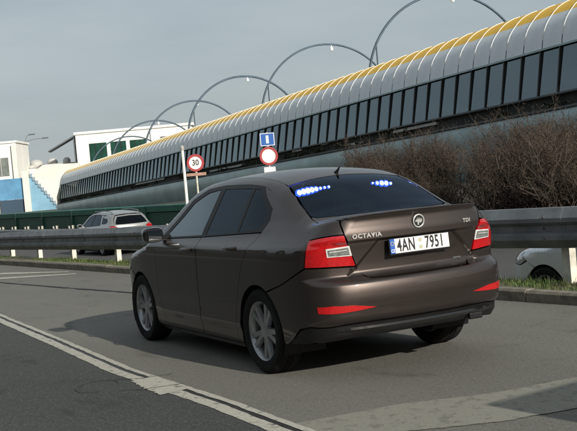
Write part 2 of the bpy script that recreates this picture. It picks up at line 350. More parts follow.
# green barrier wall beyond the far road
GREEN = mat('green_panel', (0.020, 0.125, 0.085), 0.45, var=.18, scale=.8, bump=.05)
GREEND = mat('green_frame', (0.015, 0.080, 0.056), 0.5, var=.2, scale=2)
gw = thing('barrier_wall', 'long dark green panel barrier beyond the far carriageway', 'barrier', P(31, 18.3, -.75))
mb = MB(); mb.prism([(0, 0), (0, 1.30), (.03, 1.33), (.10, 1.33), (.10, 0)], lambda a, b, d: (d, -a, b), .03, 3.97); mb.box((.03, .001, .30), (3.97, .03, .34)); mb.box((.03, .001, .78), (3.97, .03, .82))
cap_ = MB(); cap_.prism([(-.06, 1.332), (-.06, 1.56), (.0, 1.60), (.14, 1.60), (.14, 1.332)], lambda a, b, d: (d, -a, b), .03, 3.97)
ps_ = MB(); ps_.box((-.08, -.12, 0), (.08, .08, 1.55))
first = None
for i in range(26):
    s = i * 4.0
    if first is None: a = mb.build('panel', GREEND, gw); b = cap_.build('top_rail', GREEN, gw); c = ps_.build('post', GREEND, gw); first = (a, b, c); tr = first
    else: tr = [reuse(q, gw) for q in first]
    for q in tr: q.location = D * s; q.rotation_euler = (0, 0, DA)

# ------------------------------------------------------------------ cars: an implicit body surface that panels are cut from
def smooth_table(pts, n=1500):
    p = np.array(pts, float); x, y = p[:, 0], p[:, 1]; m_ = np.gradient(y, x); h = np.diff(x); dl = np.diff(y) / h
    for i in range(len(dl)):                     # monotone limiter
        if abs(dl[i]) < 1e-9: m_[i] = m_[i + 1] = 0
        else:
            a, b = m_[i] / dl[i], m_[i + 1] / dl[i]
            if a < 0: m_[i] = 0
            if b < 0: m_[i + 1] = 0
            q = a * a + b * b
            if q > 9: m_[i] *= 3 / math.sqrt(q); m_[i + 1] *= 3 / math.sqrt(q)
    X = np.linspace(x[0], x[-1], n); i = np.clip(np.searchsorted(x, X) - 1, 0, len(h) - 1); t = (X - x[i]) / h[i]
    Y = (1 + 2 * t) * (1 - t) ** 2 * y[i] + t * (1 - t) ** 2 * h[i] * m_[i] + t * t * (3 - 2 * t) * y[i + 1] + t * t * (t - 1) * h[i] * m_[i + 1]
    return lambda q: np.interp(q, X, Y)
def smax(a, b, k):
    h = np.clip(.5 + .5 * (a - b) / k, 0, 1); return b + (a - b) * h + k * h * (1 - h)
def sstep(a, b, x): t = np.clip((x - a) / (b - a), 0, 1); return t * t * (3 - 2 * t)

class Shape:
    wz = staticmethod(smooth_table([(.10, .76), (.16, .82), (.22, .858), (.30, .868), (.45, .880), (.60, .887), (.78, .889), (.90, .893), (.955, .891), (.985, .879), (1.02, .845), (1.05, .822), (1.15, .776), (1.25, .73), (1.42, .652), (1.50, .612), (1.56, .57), (1.62, .52), (1.8, .4)]))
    wx = staticmethod(smooth_table([(-1.3, -.20), (-1.0, -.10), (-.85, -.058), (-.6, -.022), (-.3, -.004), (0, 0), (2.4, 0), (2.8, -.012), (3.1, -.045), (3.35, -.11), (3.6, -.22), (4.0, -.5)]))
    xf = staticmethod(smooth_table([(0, 3.42), (.2, 3.47), (.35, 3.56), (.55, 3.60), (.72, 3.585), (.82, 3.54), (.95, 3.45), (1.1, 3.3), (1.8, 2.6)]))
    def __init__(s, style='liftback'):
        s.style = style
        if style == 'liftback':
            s.zt = smooth_table([(-1.4, 1.205), (-1.02, 1.21), (-.97, 1.205), (-.88, 1.190), (-.70, 1.185), (-.60, 1.195), (-.50, 1.245), (-.3, 1.350), (-.05, 1.470), (.2, 1.535), (.5, 1.572), (.85, 1.583), (1.25, 1.57), (1.55, 1.535), (1.70, 1.495), (2.05, 1.32), (2.40, 1.125), (2.48, 1.085), (2.6, 1.06), (3.0, 1.0), (3.3, .92), (3.5, .82), (3.62, .68), (3.9, .4)])
            s.xr = smooth_table([(.1, -.80), (.24, -.86), (.31, -.93), (.36, -.975), (.425, -.99), (.44, -1.015), (.52, -1.045), (.62, -1.06), (.69, -1.055), (.735, -1.03), (.752, -.990), (.765, -.968), (.80, -.966), (.95, -.978), (1.00, -.985), (1.008, -.986), (1.022, -1.004), (1.06, -1.004), (1.12, -.996), (1.16, -.992), (1.185, -1.0), (1.21, -1.016), (1.3, -1.03), (1.7, -1.03)])
        else:
            s.zt = smooth_table([(-1.4, 1.36), (-1.0, 1.40), (-.72, 1.455), (-.4, 1.51), (0, 1.55), (.5, 1.575), (.85, 1.583), (1.25, 1.57), (1.55, 1.535), (1.70, 1.495), (2.05, 1.32), (2.40, 1.125), (2.48, 1.085), (2.6, 1.06), (3.0, 1.0), (3.3, .92), (3.5, .82), (3.62, .68), (3.9, .4)])
            s.xr = smooth_table([(.1, -.80), (.24, -.86), (.31, -.93), (.36, -.975), (.44, -1.015), (.62, -1.06), (.70, -1.05), (.75, -1.0), (.77, -.985), (1.0, -.985), (1.08, -.96), (1.2, -.89), (1.40, -.72), (1.46, -.66), (1.7, -.45)])
    def F(s, p):
        x, y, z = p[..., 0], np.abs(p[..., 1]), p[..., 2]
        cab = sstep(1.0, 1.2, z)
        wd = s.wz(z) + s.wx(x) + cab * (-.055 * sstep(.5, -.7, x) - .03 * sstep(1.2, 2.4, x)) * (1 if s.style == 'liftback' else .6)
        # shoulder crease below the belt line
        zc = .948 + .014 * (1.2 - x) / 1.5; ud = zc - z
        wd = wd - .011 * sstep(-.006, .006, ud) * np.exp(-np.maximum(ud, 0) / .075) * sstep(3.0, 2.3, x) * sstep(-.85, -.5, x) * (1 if s.style == 'liftback' else .5)
        wd = wd + .010 * np.exp(-((z - .36) / .045) ** 2) * sstep(2.5, 2.1, x) * sstep(.1, .4, x)
        a = y - wd
        crown = np.where(x > 2.45, .055, np.where(x < -.6, .02, .06)) if s.style == 'liftback' else np.where(x > 2.45, .055, .06)
        crown = np.interp(x, [-1.0, -.75, -.45, 0, 2.2, 2.6, 3.4], [.008, .012, .05, .055, .055, .06, .08] if s.style == 'liftback' else [.055, .055, .055, .055, .055, .06, .08])
        b = z - (s.zt(x) - crown * (y / .62) ** 2)
        xr = s.xr(z) + .055 * (y / .62) ** 2 + .05 * (y / .8) ** 6
        if s.style == 'liftback':
            # recessed number plate field bounded by the two slanting facets
            edge = .52 - (z - .83) * (.17 / .17)          # slanted border
            rec = sstep(-.012, .03, edge - y) * sstep(1.018, 1.006, z) * sstep(.745, .80, z)
            xr = xr + .024 * rec
        c = xr - x; d = x - (s.xf(z) - .10 * (y / .6) ** 2 - .10 * (y / .8) ** 6)
        m1 = smax(a, c, .13); m1 = smax(m1, d, .2)
        kb = np.interp(x, [-1.1, -.85, -.6, -.3, 0, 1.5, 2.3, 2.6, 3.3], [.022, .03, .05, .09, .10, .09, .06, .05, .1]) if s.style == 'liftback' else np.interp(x, [-1.1, -.6, 0, 1.5, 2.3, 2.6, 3.3], [.05, .09, .10, .09, .06, .05, .1])
        return smax(m1, b, kb)
    def grad(s, p, e=.0015):
        g_ = np.stack([(s.F(p + np.eye(3)[i] * e) - s.F(p - np.eye(3)[i] * e)) for i in range(3)], -1); return g_ / (np.linalg.norm(g_, axis=-1, keepdims=True) + 1e-12)
    def cast(s, o, d, L=3.0, steps=90):
        t0 = np.zeros(len(o)); t1 = np.full(len(o), L); done = np.zeros(len(o), bool)
        prev = np.zeros(len(o))
        for i in range(1, steps + 1):
            t = L * i / steps; val = s.F(o + d * t); hit = (~done) & (val <= 0); t0[hit] = prev[hit]; t1[hit] = t; done |= hit; prev[:] = t
        for _ in range(18):
            tm = (t0 + t1) / 2; val = s.F(o + d * tm[:, None]); ins = val <= 0; t1 = np.where(ins, tm, t1); t0 = np.where(ins, t0, tm)
        return o + d * t1[:, None]
    C0 = {'wrap': np.array([0., 0, .75]), 'nose': np.array([2.6, 0, .6])}
    def surf(s, dom, q):
        q = np.asarray(q, float).reshape(-1, 2); n = len(q); z0 = np.zeros(n)
        if dom == 's': o = np.stack([q[:, 0], z0 + 1.6, q[:, 1]], 1); d = np.tile([0., -1, 0], (n, 1)); L = 1.6
        elif dom == 'r': o = np.stack([z0 - 1.8, q[:, 0], q[:, 1]], 1); d = np.tile([1., 0, 0], (n, 1)); L = 2.2
        elif dom == 'f': o = np.stack([z0 + 4.4, q[:, 0], q[:, 1]], 1); d = np.tile([-1., 0, 0], (n, 1)); L = 2.2
        elif dom == 't': o = np.stack([q[:, 0], q[:, 1], z0 + 2.2], 1); d = np.tile([0., 0, -1], (n, 1)); L = 2.0
        elif dom == 'roll':
            a = q[:, 1] / .8; d = -np.stack([z0, np.sin(a), np.cos(a)], 1); o = np.stack([q[:, 0], z0, z0 + .75], 1) - d * 1.6; L = 1.6
        else:
            th_, el = q[:, 0] / .9, q[:, 1] / .9; sg = -1 if dom == 'wrap' else 1
            d = -np.stack([sg * np.cos(th_) * np.cos(el), np.sin(th_) * np.cos(el), np.sin(el)], 1); o = s.C0[dom] - d * 2.6; L = 2.6
        return s.cast(o, d, L)
    def to_dom(s, dom, p):
        if dom == 's': return p[:, [0, 2]]
        if dom in 'rf': return p[:, [1, 2]]
        if dom == 't': return p[:, [0, 1]]
        if dom == 'roll': return np.stack([p[:, 0], np.arctan2(p[:, 1], p[:, 2] - .75) * .8], 1)
        v_ = p - s.C0[dom]; sg = -1 if dom == 'wrap' else 1
        return np.stack([np.arctan2(v_[:, 1], sg * v_[:, 0]) * .9, np.arctan2(v_[:, 2], np.hypot(v_[:, 0], v_[:, 1])) * .9], 1)
def inside(poly, pts):
    x, y = pts[:, 0], pts[:, 1]; r = np.zeros(len(pts), bool); a = poly; b = np.roll(poly, -1, 0)
    for (x1, y1), (x2, y2) in zip(a, b):
        c = (y1 > y) != (y2 > y)
        if y1 != y2: r ^= c & (x < (x2 - x1) * (y - y1) / (y2 - y1) + x1)
    return r
def edge_dist(poly, pts):
    dm = np.full(len(pts), 1e9)
    for a, b in zip(poly, np.roll(poly, -1, 0)):
        ab = b - a; t = np.clip(((pts - a) @ ab) / (ab @ ab + 1e-15), 0, 1); dm = np.minimum(dm, np.hypot(*(pts - a - t[:, None] * ab).T))
    return dm
def inset_poly(poly, d):
    if d == 0: return poly
    ar = np.sum(poly[:, 0] * np.roll(poly[:, 1], -1) - np.roll(poly[:, 0], -1) * poly[:, 1])
    e = np.roll(poly, -1, 0) - poly; e /= np.hypot(*e.T)[:, None] + 1e-12; n = np.stack([-e[:, 1], e[:, 0]], 1) * (1 if ar > 0 else -1)
    b = n + np.roll(n, 1, 0); b /= np.maximum(np.sum(b * b, 1), .5)[:, None]; return poly + 2 * b * d
def resample(poly, g_):
    out = []
    for a, b in zip(poly, np.roll(poly, -1, 0)):
        k = max(1, int(math.ceil(np.hypot(*(b - a)) / g_))); out += [a + (b - a) * i / k for i in range(k)]
    return np.array(out)
def outline3d(S, spec):
    out = np.zeros((len(spec), 3))
    for k in set(q[0] for q in spec):
        idx = [i for i, q in enumerate(spec) if q[0] == k]; p = S.surf(k.lstrip('-'), [spec[i][1:] for i in idx])
        if k[0] == '-': p = p * np.array([1, -1, 1])
        out[idx] = p
    return out
def arch(cx, cz, r, a0, a1, n=16): return [('s', cx + r * math.cos(R(a)), cz + r * math.sin(R(a))) for a in np.linspace(a0, a1, n)]
def mirror_spec(h):   # left half, centre to centre
    return h + [(k, (a if k == 't' else -a), (-b if k == 't' else b)) for k, a, b in reversed(h) if abs(b if k == 't' else a) > 1e-6]
def panel(S, name, spec, dom, material, parent, grid=.035, off=0.0, skirt=.014, inset=.0025, both=True, holes=(), half=False, smooth_r=0):
    if half: spec = mirror_full(spec)
    poly = S.to_dom(dom, outline3d(S, spec))
    if smooth_r:
        for _ in range(smooth_r): a = poly; b = np.roll(poly, -1, 0); poly = np.stack([a * .75 + b * .25, a * .25 + b * .75], 1).reshape(-1, 2)
    poly = inset_poly(poly, inset); poly = resample(poly, grid)
    hp = []
    for h in holes:
        q = S.to_dom(dom, outline3d(S, h)); hp.append(resample(q, grid))
    lo, hi = poly.min(0), poly.max(0)
    gx, gy = np.meshgrid(np.arange(lo[0] + grid / 2, hi[0], grid), np.arange(lo[1] + grid / 2, hi[1], grid)); gp = np.stack([gx.ravel(), gy.ravel()], 1)
    ok = inside(poly, gp) & (edge_dist(poly, gp) > grid * .4)
    for h in hp: ok &= ~inside(h, gp) & (edge_dist(h, gp) > grid * .4)
    gp = gp[ok]; loops = [poly] + hp; vs = []; es = []
    for L in loops:
        k = len(vs); vs += [tuple(p) for p in L]; es += [(k + i, k + (i + 1) % len(L)) for i in range(len(L))]
    vs += [tuple(p) for p in gp]
    r = delaunay_2d_cdt([Vector(p) for p in vs], es, [], 0, 1e-6)
    V2 = np.array([tuple(p) for p in r[0]]); T = np.array([t for t in r[2] if len(t) == 3])
    cen = V2[T].mean(1); ok = inside(poly, cen)
    for h in hp: ok &= ~inside(h, cen)
    T = T[ok]; V3 = S.surf(dom, V2); NN = S.grad(V3); V3 = V3 + NN * off
    # orient
    fn = np.cross(V3[T[:, 1]] - V3[T[:, 0]], V3[T[:, 2]] - V3[T[:, 0]]); flip = np.sum(fn * NN[T].mean(1), 1) < 0; T[flip] = T[flip][:, ::-1]
    cnt = {}
    for t in T:
        for i in range(3): e = (int(t[i]), int(t[(i + 1) % 3])); cnt[e] = 1
    bd = [e for e in cnt if (e[1], e[0]) not in cnt]
    verts = [tuple(p) for p in V3]; norms = [tuple(p) for p in NN]; faces = [tuple(int(i) for i in t) for t in T]
    if skirt:
        for a, b in bd:
            k = len(verts); e = V3[b] - V3[a]; nn = np.cross(e, NN[a]); nn = nn / (np.linalg.norm(nn) + 1e-9)
            verts += [tuple(V3[a]), tuple(V3[b]), tuple(V3[b] - NN[b] * skirt), tuple(V3[a] - NN[a] * skirt)]; norms += [tuple(nn)] * 4; faces.append((k + 3, k + 2, k + 1, k))
            faces[-1] = (k, k + 3, k + 2, k + 1)
    out = [mesh_obj(name, verts, faces, material, parent, True, norms)]
    if both:
        mv = [(x, -y, z) for x, y, z in verts]; mn = [(x, -y, z) for x, y, z in norms]; mf = [f_[::-1] for f_ in faces]
        out.append(mesh_obj(name, mv, mf, material, parent, True, mn))
    return out
def mirror_full(h):
    o = list(h)
    for k, a, b in reversed(h):
        if abs(b if k == 't' else a) < 1e-6 and k != 's': continue
        o.append(('-' + k, a, b))
    return o

TYRE = mat('tyre_rubber', (0.010, 0.010, 0.010), 0.85, spec=.2, var=.3, scale=14, bump=.2, bscale=60)
RIMM = mat('alloy_rim', (0.32, 0.33, 0.345), 0.35, 0.7, var=.15, scale=8)
BRAKE = mat('brake_iron', (0.10, 0.09, 0.085), 0.5, 0.7)
BLACKP = mat('black_plastic', (0.010, 0.010, 0.011), 0.5, spec=.25, bump=.05, bscale=200, var=.2, scale=10)
GLOSSB = mat('gloss_black', (0.008, 0.008, 0.009), 0.12, coat=.5)
FRAMEB = mat('satin_black_trim', (0.010, 0.010, 0.011), 0.45, spec=.25)
CABIN = mat('cabin_fabric', (0.018, 0.018, 0.02), 0.9, var=.3, scale=30)
LETTER = mat('satin_letter', (0.62, 0.62, 0.60), 0.25, 0.5)
CHROME = mat('chrome', (0.75, 0.76, 0.78), 0.12, 1.0)
REDL = mat('red_lens', (0.46, 0.006, 0.010), 0.14, coat=.8, col2=(.30, .004, .006), scale=45)
REDR = mat('red_reflector', (0.50, 0.010, 0.012), 0.25, coat=.5, col2=(.36, .006, .008), scale=80)
CLEARL = mat('clear_lens', (0.62, 0.63, 0.62), 0.12, .1, var=.2, scale=25, coat=.8)
GREYL = mat('lamp_reflector_grey', (0.22, 0.24, 0.23), 0.2, .4, var=.35, scale=40, coat=.8)
HEADL = mat('headlamp_glass', (0.35, 0.37, 0.40), 0.08, .3, var=.4, scale=12, coat=1)
TINT = glassmat('tinted_glass', (.07, .08, .09), (.55, .65, .75), 1.45, .0)
TINTR = glassmat('rear_screen_glass', (.16, .18, .21), (.5, .62, .8), 1.45, .0)
CLEARG = glassmat('side_glass', (.62, .68, .68), (.85, .95, 1), 1.5, .12)

def wheel_parts(r=.335, wd=.215):
    """returns builders for one wheel, axis along y, outer face at y = +wd/2"""
    h = wd / 2
    ty = MB(); ty.lathe([(r * .70, -h * .86), (r * .80, -h), (r * .93, -h * .98), (r * .985, -h * .80), (r, -h * .55), (r, -h * .2), (r - .008, -h * .18), (r - .008, -h * .12), (r, -h * .1), (r, h * .1), (r - .008, h * .12), (r - .008, h * .18), (r, h * .2), (r, h * .55), (r * .985, h * .80), (r * .93, h * .98), (r * .80, h), (r * .70, h * .86)], 56)
    rim = MB(); R0 = r * .70
    rim.lathe([(R0, -h * .8), (R0 * .93, -h * .6), (R0 * .90, 0), (R0 * .91, h * .6), (R0 * .97, h * .78), (R0 * 1.01, h * .86), (R0 * 1.02, h * .80), (R0 * 1.0, h * .7)], 48)
    for k in range(5):
        for sgn in (-1, 1):
            a = 2 * math.pi * k / 5 + .3; a1 = a + sgn * .16; a2 = a + sgn * .20; w1, w2 = .026, .025
            def pt(rad, ang, off, y): return (rad * math.cos(ang) - off * math.sin(ang), y, rad * math.sin(ang) + off * math.cos(ang))
            ri, ro = .035, R0 * .95; vv = []
            for rad, ang, wv, y in ((ri, a1, w1, h * .62), (R0 * .55, (a1 + a2 * 1.0) / 2, w1 * .95, h * .66), (ro, a2, w2, h * .72)):
                vv += [pt(rad, ang, -wv, y - .03), pt(rad, ang, wv, y - .03), pt(rad, ang, wv * .75, y), pt(rad, ang, -wv * .75, y)]
            ff = []
            for i in (0, 4): ff += [(i, i + 1, i + 5, i + 4), (i + 1, i + 2, i + 6, i + 5), (i + 2, i + 3, i + 7, i + 6), (i + 3, i, i + 4, i + 7)]
            rim.add(vv, ff)
    rim.lathe([(.0, h * .66), (.03, h * .67), (.062, h * .64), (.066, h * .4)], 24)
    dk = MB(); dk.lathe([(.0, h * .1), (.13, h * .1), (.135, h * .0), (.135, -h * .1), (.0, -h * .1)], 32)
    return ty, rim, dk
def seat(root, x, y, z0=.42):
    mb = MB()
    rot = Matrix.Rotation(R(-14), 3, 'Y')
    mb.box((x - .12, y - .25, z0), (x + .38, y + .25, z0 + .16))
    mb.box((x - .18, y - .24, z0 + .10), (x - .04, y + .24, z0 + .72), rot, (x - .1, y, z0 + .1))
    mb.box((x - .30, y - .13, z0 + .75), (x - .21, y + .13, z0 + .95)); mb.box((x - .27, y - .05, z0 + .68), (x - .24, y + .05, z0 + .8))
    return bevel(mb.build('seat', CABIN, root), .04, 3)

def build_car(name, label, style, paint, loc, rz, wheel_r=.335, detail=True, glass_side=None, plate_txt=None):
    S = Shape(style); lift = style == 'liftback'
    root = thing(name, label, 'car', loc, rz)
    g_ = .032 if detail else .07
    gs = glass_side or TINT
    ax = ((2.69, .36), (0.0, .36)); AR = .365
    # ---- dark inner shell (tub) under the belt line, with wheel wells
    xs = np.linspace(-.90, 3.40, 60); ph = np.linspace(-math.pi * .80, math.pi * .80, 64); q = np.array([(x, p * .8) for x in xs for p in ph])
    V3 = S.surf('roll', q); NN = S.grad(V3); V3 = V3 - NN * .024; V3[:, 2] = np.minimum(V3[:, 2], np.where((V3[:, 0] > 2.3), V3[:, 2], .985)); V3[:, 2] = np.maximum(V3[:, 2], np.interp(V3[:, 0], [-.9, -.5, .1], [.40, .33, .17]))
    n_ = len(ph); ff = []
    for i in range(len(xs) - 1):
        for j in range(n_ - 1):
            c = V3[[i * n_ + j, (i + 1) * n_ + j + 1]].mean(0)
            if abs(c[1]) > .55 and any((c[0] - a) ** 2 + (c[2] - wheel_r) ** 2 < (AR + .02) ** 2 for a, _ in ax): continue
            ff.append((i * n_ + j, i * n_ + j + 1, (i + 1) * n_ + j + 1, (i + 1) * n_ + j))
    ff.append(tuple(range(n_))[::-1]); ff.append(tuple((len(xs) - 1) * n_ + j for j in range(n_)))
    mesh_obj('floor_pan', V3, ff, BLACKP, root)
    for a, _ in ax:
        for sg in (1, -1):
            mb = MB(); k = 20; ang = np.linspace(R(-25), R(205), k)
            vv = [(a + (AR + .012) * math.cos(t), sg * y, wheel_r + (AR + .012) * math.sin(t)) for y in (.50, .862) for t in ang]
            mb.add(vv, [(i, i + 1, k + i + 1, k + i) for i in range(k - 1)]); mb.add(vv[:k], [tuple(range(k))]); mb.build('wheel_arch_liner', BLACKP, root)
    # ---- painted panels
    wtop = [('t', 2.42, .66), ('t', 2.05, .60), ('t', 1.70, .545)]
    roof_edge = [('t', 1.45, .535), ('t', 1.0, .53), ('t', .5, .53), ('t', .2, .525)]
    if lift:
        glass_c = [('t', -.03, .53), ('t', -.2, .565), ('t', -.38, .60), ('t', -.50, .612)]
        panel(S, 'roof', [('t', 1.66, 0), ('t', 1.66, .3), ('t', 1.69, .54)] + roof_edge + [('t', .0, .523), ('t', .03, .3), ('t', .045, 0)], 't', paint, root, g_ * 1.3, half=True, both=False)
        frame_in = [('s', .02, 1.105), ('s', -.045, 1.19), ('s', -.03, 1.28), ('s', .22, 1.455), ('s', .5, 1.482), ('s', 1.0, 1.490), ('s', 1.35, 1.468), ('s', 1.65, 1.375), ('s', 2.0, 1.15), ('s', 2.17, 1.035)]
        panel(S, 'side_frame', [('s', 2.30, 1.025)] + wtop + roof_edge + [('t', .05, .525), ('s', .10, 1.42), ('s', .22, 1.455)] + frame_in[4:], 'roll', paint, root, g_, inset=0)
        wing = [('t', .05, .525), ('t', -.03, .53), ('t', -.2, .565), ('t', -.38, .60), ('t', -.52, .625), ('t', -.62, .632), ('t', -.80, .612), ('t', -.893, .604), ('r', .611, 1.15), ('r', .605, 1.075), ('s', -.74, 1.05), ('s', -.74, .85), ('s', -.55, .77), ('s', -.42, .72)] + arch(0, wheel_r, AR, 118, -8, 20) + [('s', .375, .2), ('s', .46, .2), ('s', .452, .34), ('s', .40, .52), ('s', .335, .66), ('s', .24, .84), ('s', .12, .98), ('s', .02, 1.10)] + frame_in[1:4] + [('s', .10, 1.42)]
        wp = panel(S, 'rear_wing', wing, 'wrap', paint, root, .017, inset=.002)
        fl = MB(); fl.prism([(-.085, -.075), (.085, -.075), (.085, .075), (-.085, .075)], lambda a, b, d: (a, d, b), 0, .001)
    else:
        glass_c = None
        panel(S, 'roof', [('t', 1.66, 0), ('t', 1.66, .3), ('t', 1.69, .54)] + roof_edge + [('t', -.2, .51), ('t', -.58, .48), ('t', -.62, 0)], 't', paint, root, g_ * 1.3, half=True, both=False)
        frame_in = [('s', .16, 1.10), ('s', .16, 1.12), ('s', .3, 1.46), ('s', .5, 1.478), ('s', 1.0, 1.486), ('s', 1.35, 1.462), ('s', 1.65, 1.37), ('s', 2.0, 1.15), ('s', 2.17, 1.035)]
        panel(S, 'side_frame', [('s', 2.30, 1.025)] + wtop + roof_edge + [('t', -.2, .51), ('s', -.2, 1.44), ('s', .3, 1.46)] + frame_in[3:], 'roll', paint, root, g_, inset=0)
        wing = [('t', -.2, .51), ('t', -.58, .48), ('r', .53, 1.40), ('r', .60, 1.30), ('r', .65, 1.10), ('r', .675, 1.065), ('s', -.74, 1.06), ('s', -.74, .80), ('s', -.55, .77), ('s', -.42, .72)] + arch(0, wheel_r, AR, 118, -8, 20) + [('s', .375, .2), ('s', .46, .2), ('s', .452, .34), ('s', .40, .52), ('s', .335, .66), ('s', .24, .84), ('s', .2, .98), ('s', .16, 1.10), ('s', .3, 1.46), ('s', -.2, 1.44)]
        panel(S, 'rear_wing', wing, 'wrap', paint, root, g_, inset=.002, holes=[[('s', .10, 1.14), ('s', .17, 1.40), ('s', -.30, 1.33), ('s', -.42, 1.22), ('s', -.36, 1.15)]])
        panel(S, 'quarter_window', [('s', .11, 1.13), ('s', .18, 1.41), ('s', -.31, 1.34), ('s', -.44, 1.22), ('s', -.37, 1.14)], 'wrap', gs, root, g_ * 1.5, off=-.004, skirt=0)
    fd = [('s', 2.17, 1.03), ('s', 1.172, 1.055), ('s', 1.178, .80), ('s', 1.20, .2), ('s', 2.06, .2), ('s', 2.19, .5), ('s', 2.20, .8)]
    gd = .015 if lift else g_
    doors = panel(S, 'front_door', fd, 'roll', paint, root, gd)
    rd = ([('s', 1.166, 1.055), ('s', .02, 1.098)] if lift else [('s', 1.166, 1.055), ('s', .16, 1.098), ('s', .2, .98)]) + [('s', .12, .98)] * lift + [('s', .24, .84), ('s', .335, .66), ('s', .40, .52), ('s', .452, .34), ('s', .46, .2), ('s', 1.194, .2), ('s', 1.172, .80)]
    rdoors = panel(S, 'rear_door', rd, 'roll', paint, root, gd)
    panel(S, 'sill', [('s', 2.30, .198), ('s', .378, .198), ('s', .40, .155), ('s', 2.28, .155)], 'roll', paint if lift else BLACKP, root, .06)
    panel(S, 'front_wing', [('s', 2.17, 1.03), ('s', 2.20, .8), ('s', 2.19, .5), ('s', 2.06, .2), ('s', 2.31, .2)] + arch(2.69, wheel_r, AR, 192, 62, 20) + [('s', 3.02, .74), ('s', 3.10, .80), ('t', 3.05, .72), ('t', 2.8, .755), ('t', 2.5, .76), ('s', 2.30, 1.025)], 'roll', paint, root, g_)
    panel(S, 'bonnet', [('t', 2.47, 0), ('t', 2.46, .4), ('t', 2.44, .74), ('t', 2.5, .755), ('t', 2.8, .75), ('t', 3.05, .715), ('t', 3.25, .62), ('t', 3.40, .40), ('t', 3.47, 0)], 't', paint, root, .06, half=True, both=False)
    panel(S, 'headlamp', [('s', 3.02, .74), ('s', 3.10, .80), ('t', 3.05, .72), ('t', 3.25, .63), ('t', 3.38, .44), ('f', .46, .70), ('f', .62, .68), ('s', 3.15, .68)], 'nose', HEADL, root, .05, off=.002)
    fb = [('f', 0, .60), ('f', .45, .60), ('f', .47, .69), ('f', .62, .675), ('s', 3.15, .67), ('s', 3.0, .73)] + arch(2.69, wheel_r, AR, 60, 0, 10) + [('s', 3.06, .24), ('s', 3.2, .22), ('f', .6, .22), ('f', 0, .22)]
    panel(S, 'front_bumper', fb, 'nose', paint, root, .05, half=True, both=False)
    panel(S, 'grille', [('f', 0, .76), ('f', .42, .73), ('f', .44, .61), ('f', 0, .61)], 'f', BLACKP, root, .05, half=True, both=False, off=-.01)
    # ---- glazing
    panel(S, 'windscreen', [('t', 1.665, 0), ('t', 1.665, .3), ('t', 1.70, .535), ('t', 2.05, .59), ('t', 2.41, .655), ('t', 2.45, .4), ('t', 2.465, 0)], 't', CLEARG, root, .06, half=True, both=False, off=-.003, skirt=.004)
    gF = [('s', 2.06, 1.050), ('s', 1.19, 1.075), ('s', 1.06, 1.458), ('s', 1.32, 1.438), ('s', 1.60, 1.350), ('s', 1.93, 1.145)]
    gR = [('s', 1.10, 1.078), ('s', .475, 1.100), ('s', .415, 1.448), ('s', .97, 1.458)]
    gQ = [('s', .435, 1.102), ('s', .13, 1.130), ('s', .03, 1.175), ('s', .012, 1.25), ('s', .27, 1.435), ('s', .375, 1.447)]
    if not lift: gR = [('s', 1.10, 1.078), ('s', .24, 1.115), ('s', .34, 1.438), ('s', .97, 1.458)]
    panel(S, 'window_frame', frame_in + [('s', 1.17, 1.06), ('s', .3, 1.094)][:1 + lift] + ([] if lift else []), 'roll', FRAMEB, root, g_, off=-.002, holes=[gF, gR] + ([gQ] if lift else []), inset=.001)
    panel(S, 'front_window', gF, 'roll', CLEARG if lift else gs, root, g_ * 1.6, off=-.006, skirt=0, inset=-.006)
    panel(S, 'rear_window', gR, 'roll', gs, root, g_ * 1.6, off=-.006, skirt=0, inset=-.006)
    if lift: panel(S, 'quarter_window', gQ, 'roll', gs, root, g_ * 1.6, off=-.006, skirt=0, inset=-.006)
    # ---- rear end
    if lift:
        panel(S, 'rear_screen', [('t', .04, 0), ('t', .025, .3), ('t', -.01, .505), ('t', -.03, .52), ('t', -.2, .556), ('t', -.38, .592), ('t', -.49, .605), ('t', -.525, .57), ('t', -.56, .42), ('t', -.585, .2), ('t', -.592, 0)], 't', TINTR, root, .05, half=True, both=False, off=-.003, skirt=.004)
        tg = thing('tailgate', '', ''); tg.parent = root
        for k_ in ('label', 'category'): del tg[k_]
        tg['label'] = 'brown boot lid with badge, lettering and number plate'
        top = panel(S, 'boot_deck', [('t', -.60, 0), ('t', -.592, .2), ('t', -.568, .42), ('t', -.53, .58), ('t', -.50, .615), ('t', -.53, .622), ('t', -.63, .628), ('t', -.80, .606), ('t', -.895, .597), ('t', -.912, .583), ('t', -.93, .55), ('t', -.972, .3), ('t', -.986, 0)], 't', paint, tg, g_, half=True, both=False, skirt=.02)
        panel(S, 'boot_skin', [('r', 0, 1.198), ('r', .3, 1.196), ('r', .56, 1.182), ('r', .596, 1.172), ('r', .607, 1.15), ('r', .598, 1.073), ('r', .513, .838), ('r', .468, .772), ('r', .44, .752), ('r', .3, .750), ('r', 0, .750)], 'r', paint, tg, .009, half=True, both=False)
        # lip spoiler along the trailing edge
        mb = MB(); sec = []
        ys = np.linspace(-.565, .565, 41); pr = S.surf('r', [(y, 1.165) for y in ys]); vv = []
        for y, p in zip(ys, pr):
            e = 1 - (abs(y) / .60) ** 8 * .7; x, z = p[0] - .002, 1.203 - .012 * (y / .62) ** 2 - .012 * (abs(y) / .6) ** 10
            vv += [(x + .10, y, z - .016), (x + .05, y, z - .004 + .004 * e), (x - .010 * e, y, z + .006 * e), (x - .014 * e, y, z + .0 * e), (x - .0, y, z - .016), (x + .02, y, z - .02)]
        k = 6; mb.add(vv, [(i * k + j, i * k + (j + 1) % k, (i + 1) * k + (j + 1) % k, (i + 1) * k + j) for i in range(len(ys) - 1) for j in range(k)] + [tuple(range(k))[::-1], tuple((len(ys) - 1) * k + j for j in range(k))])
        autosmooth(mb.build('spoiler_lip', paint, tg), 28)
        mb = MB(); pr2 = S.surf('r', [(y, 1.004) for y in np.linspace(-.44, .44, 21)])   # handle trim under the crease
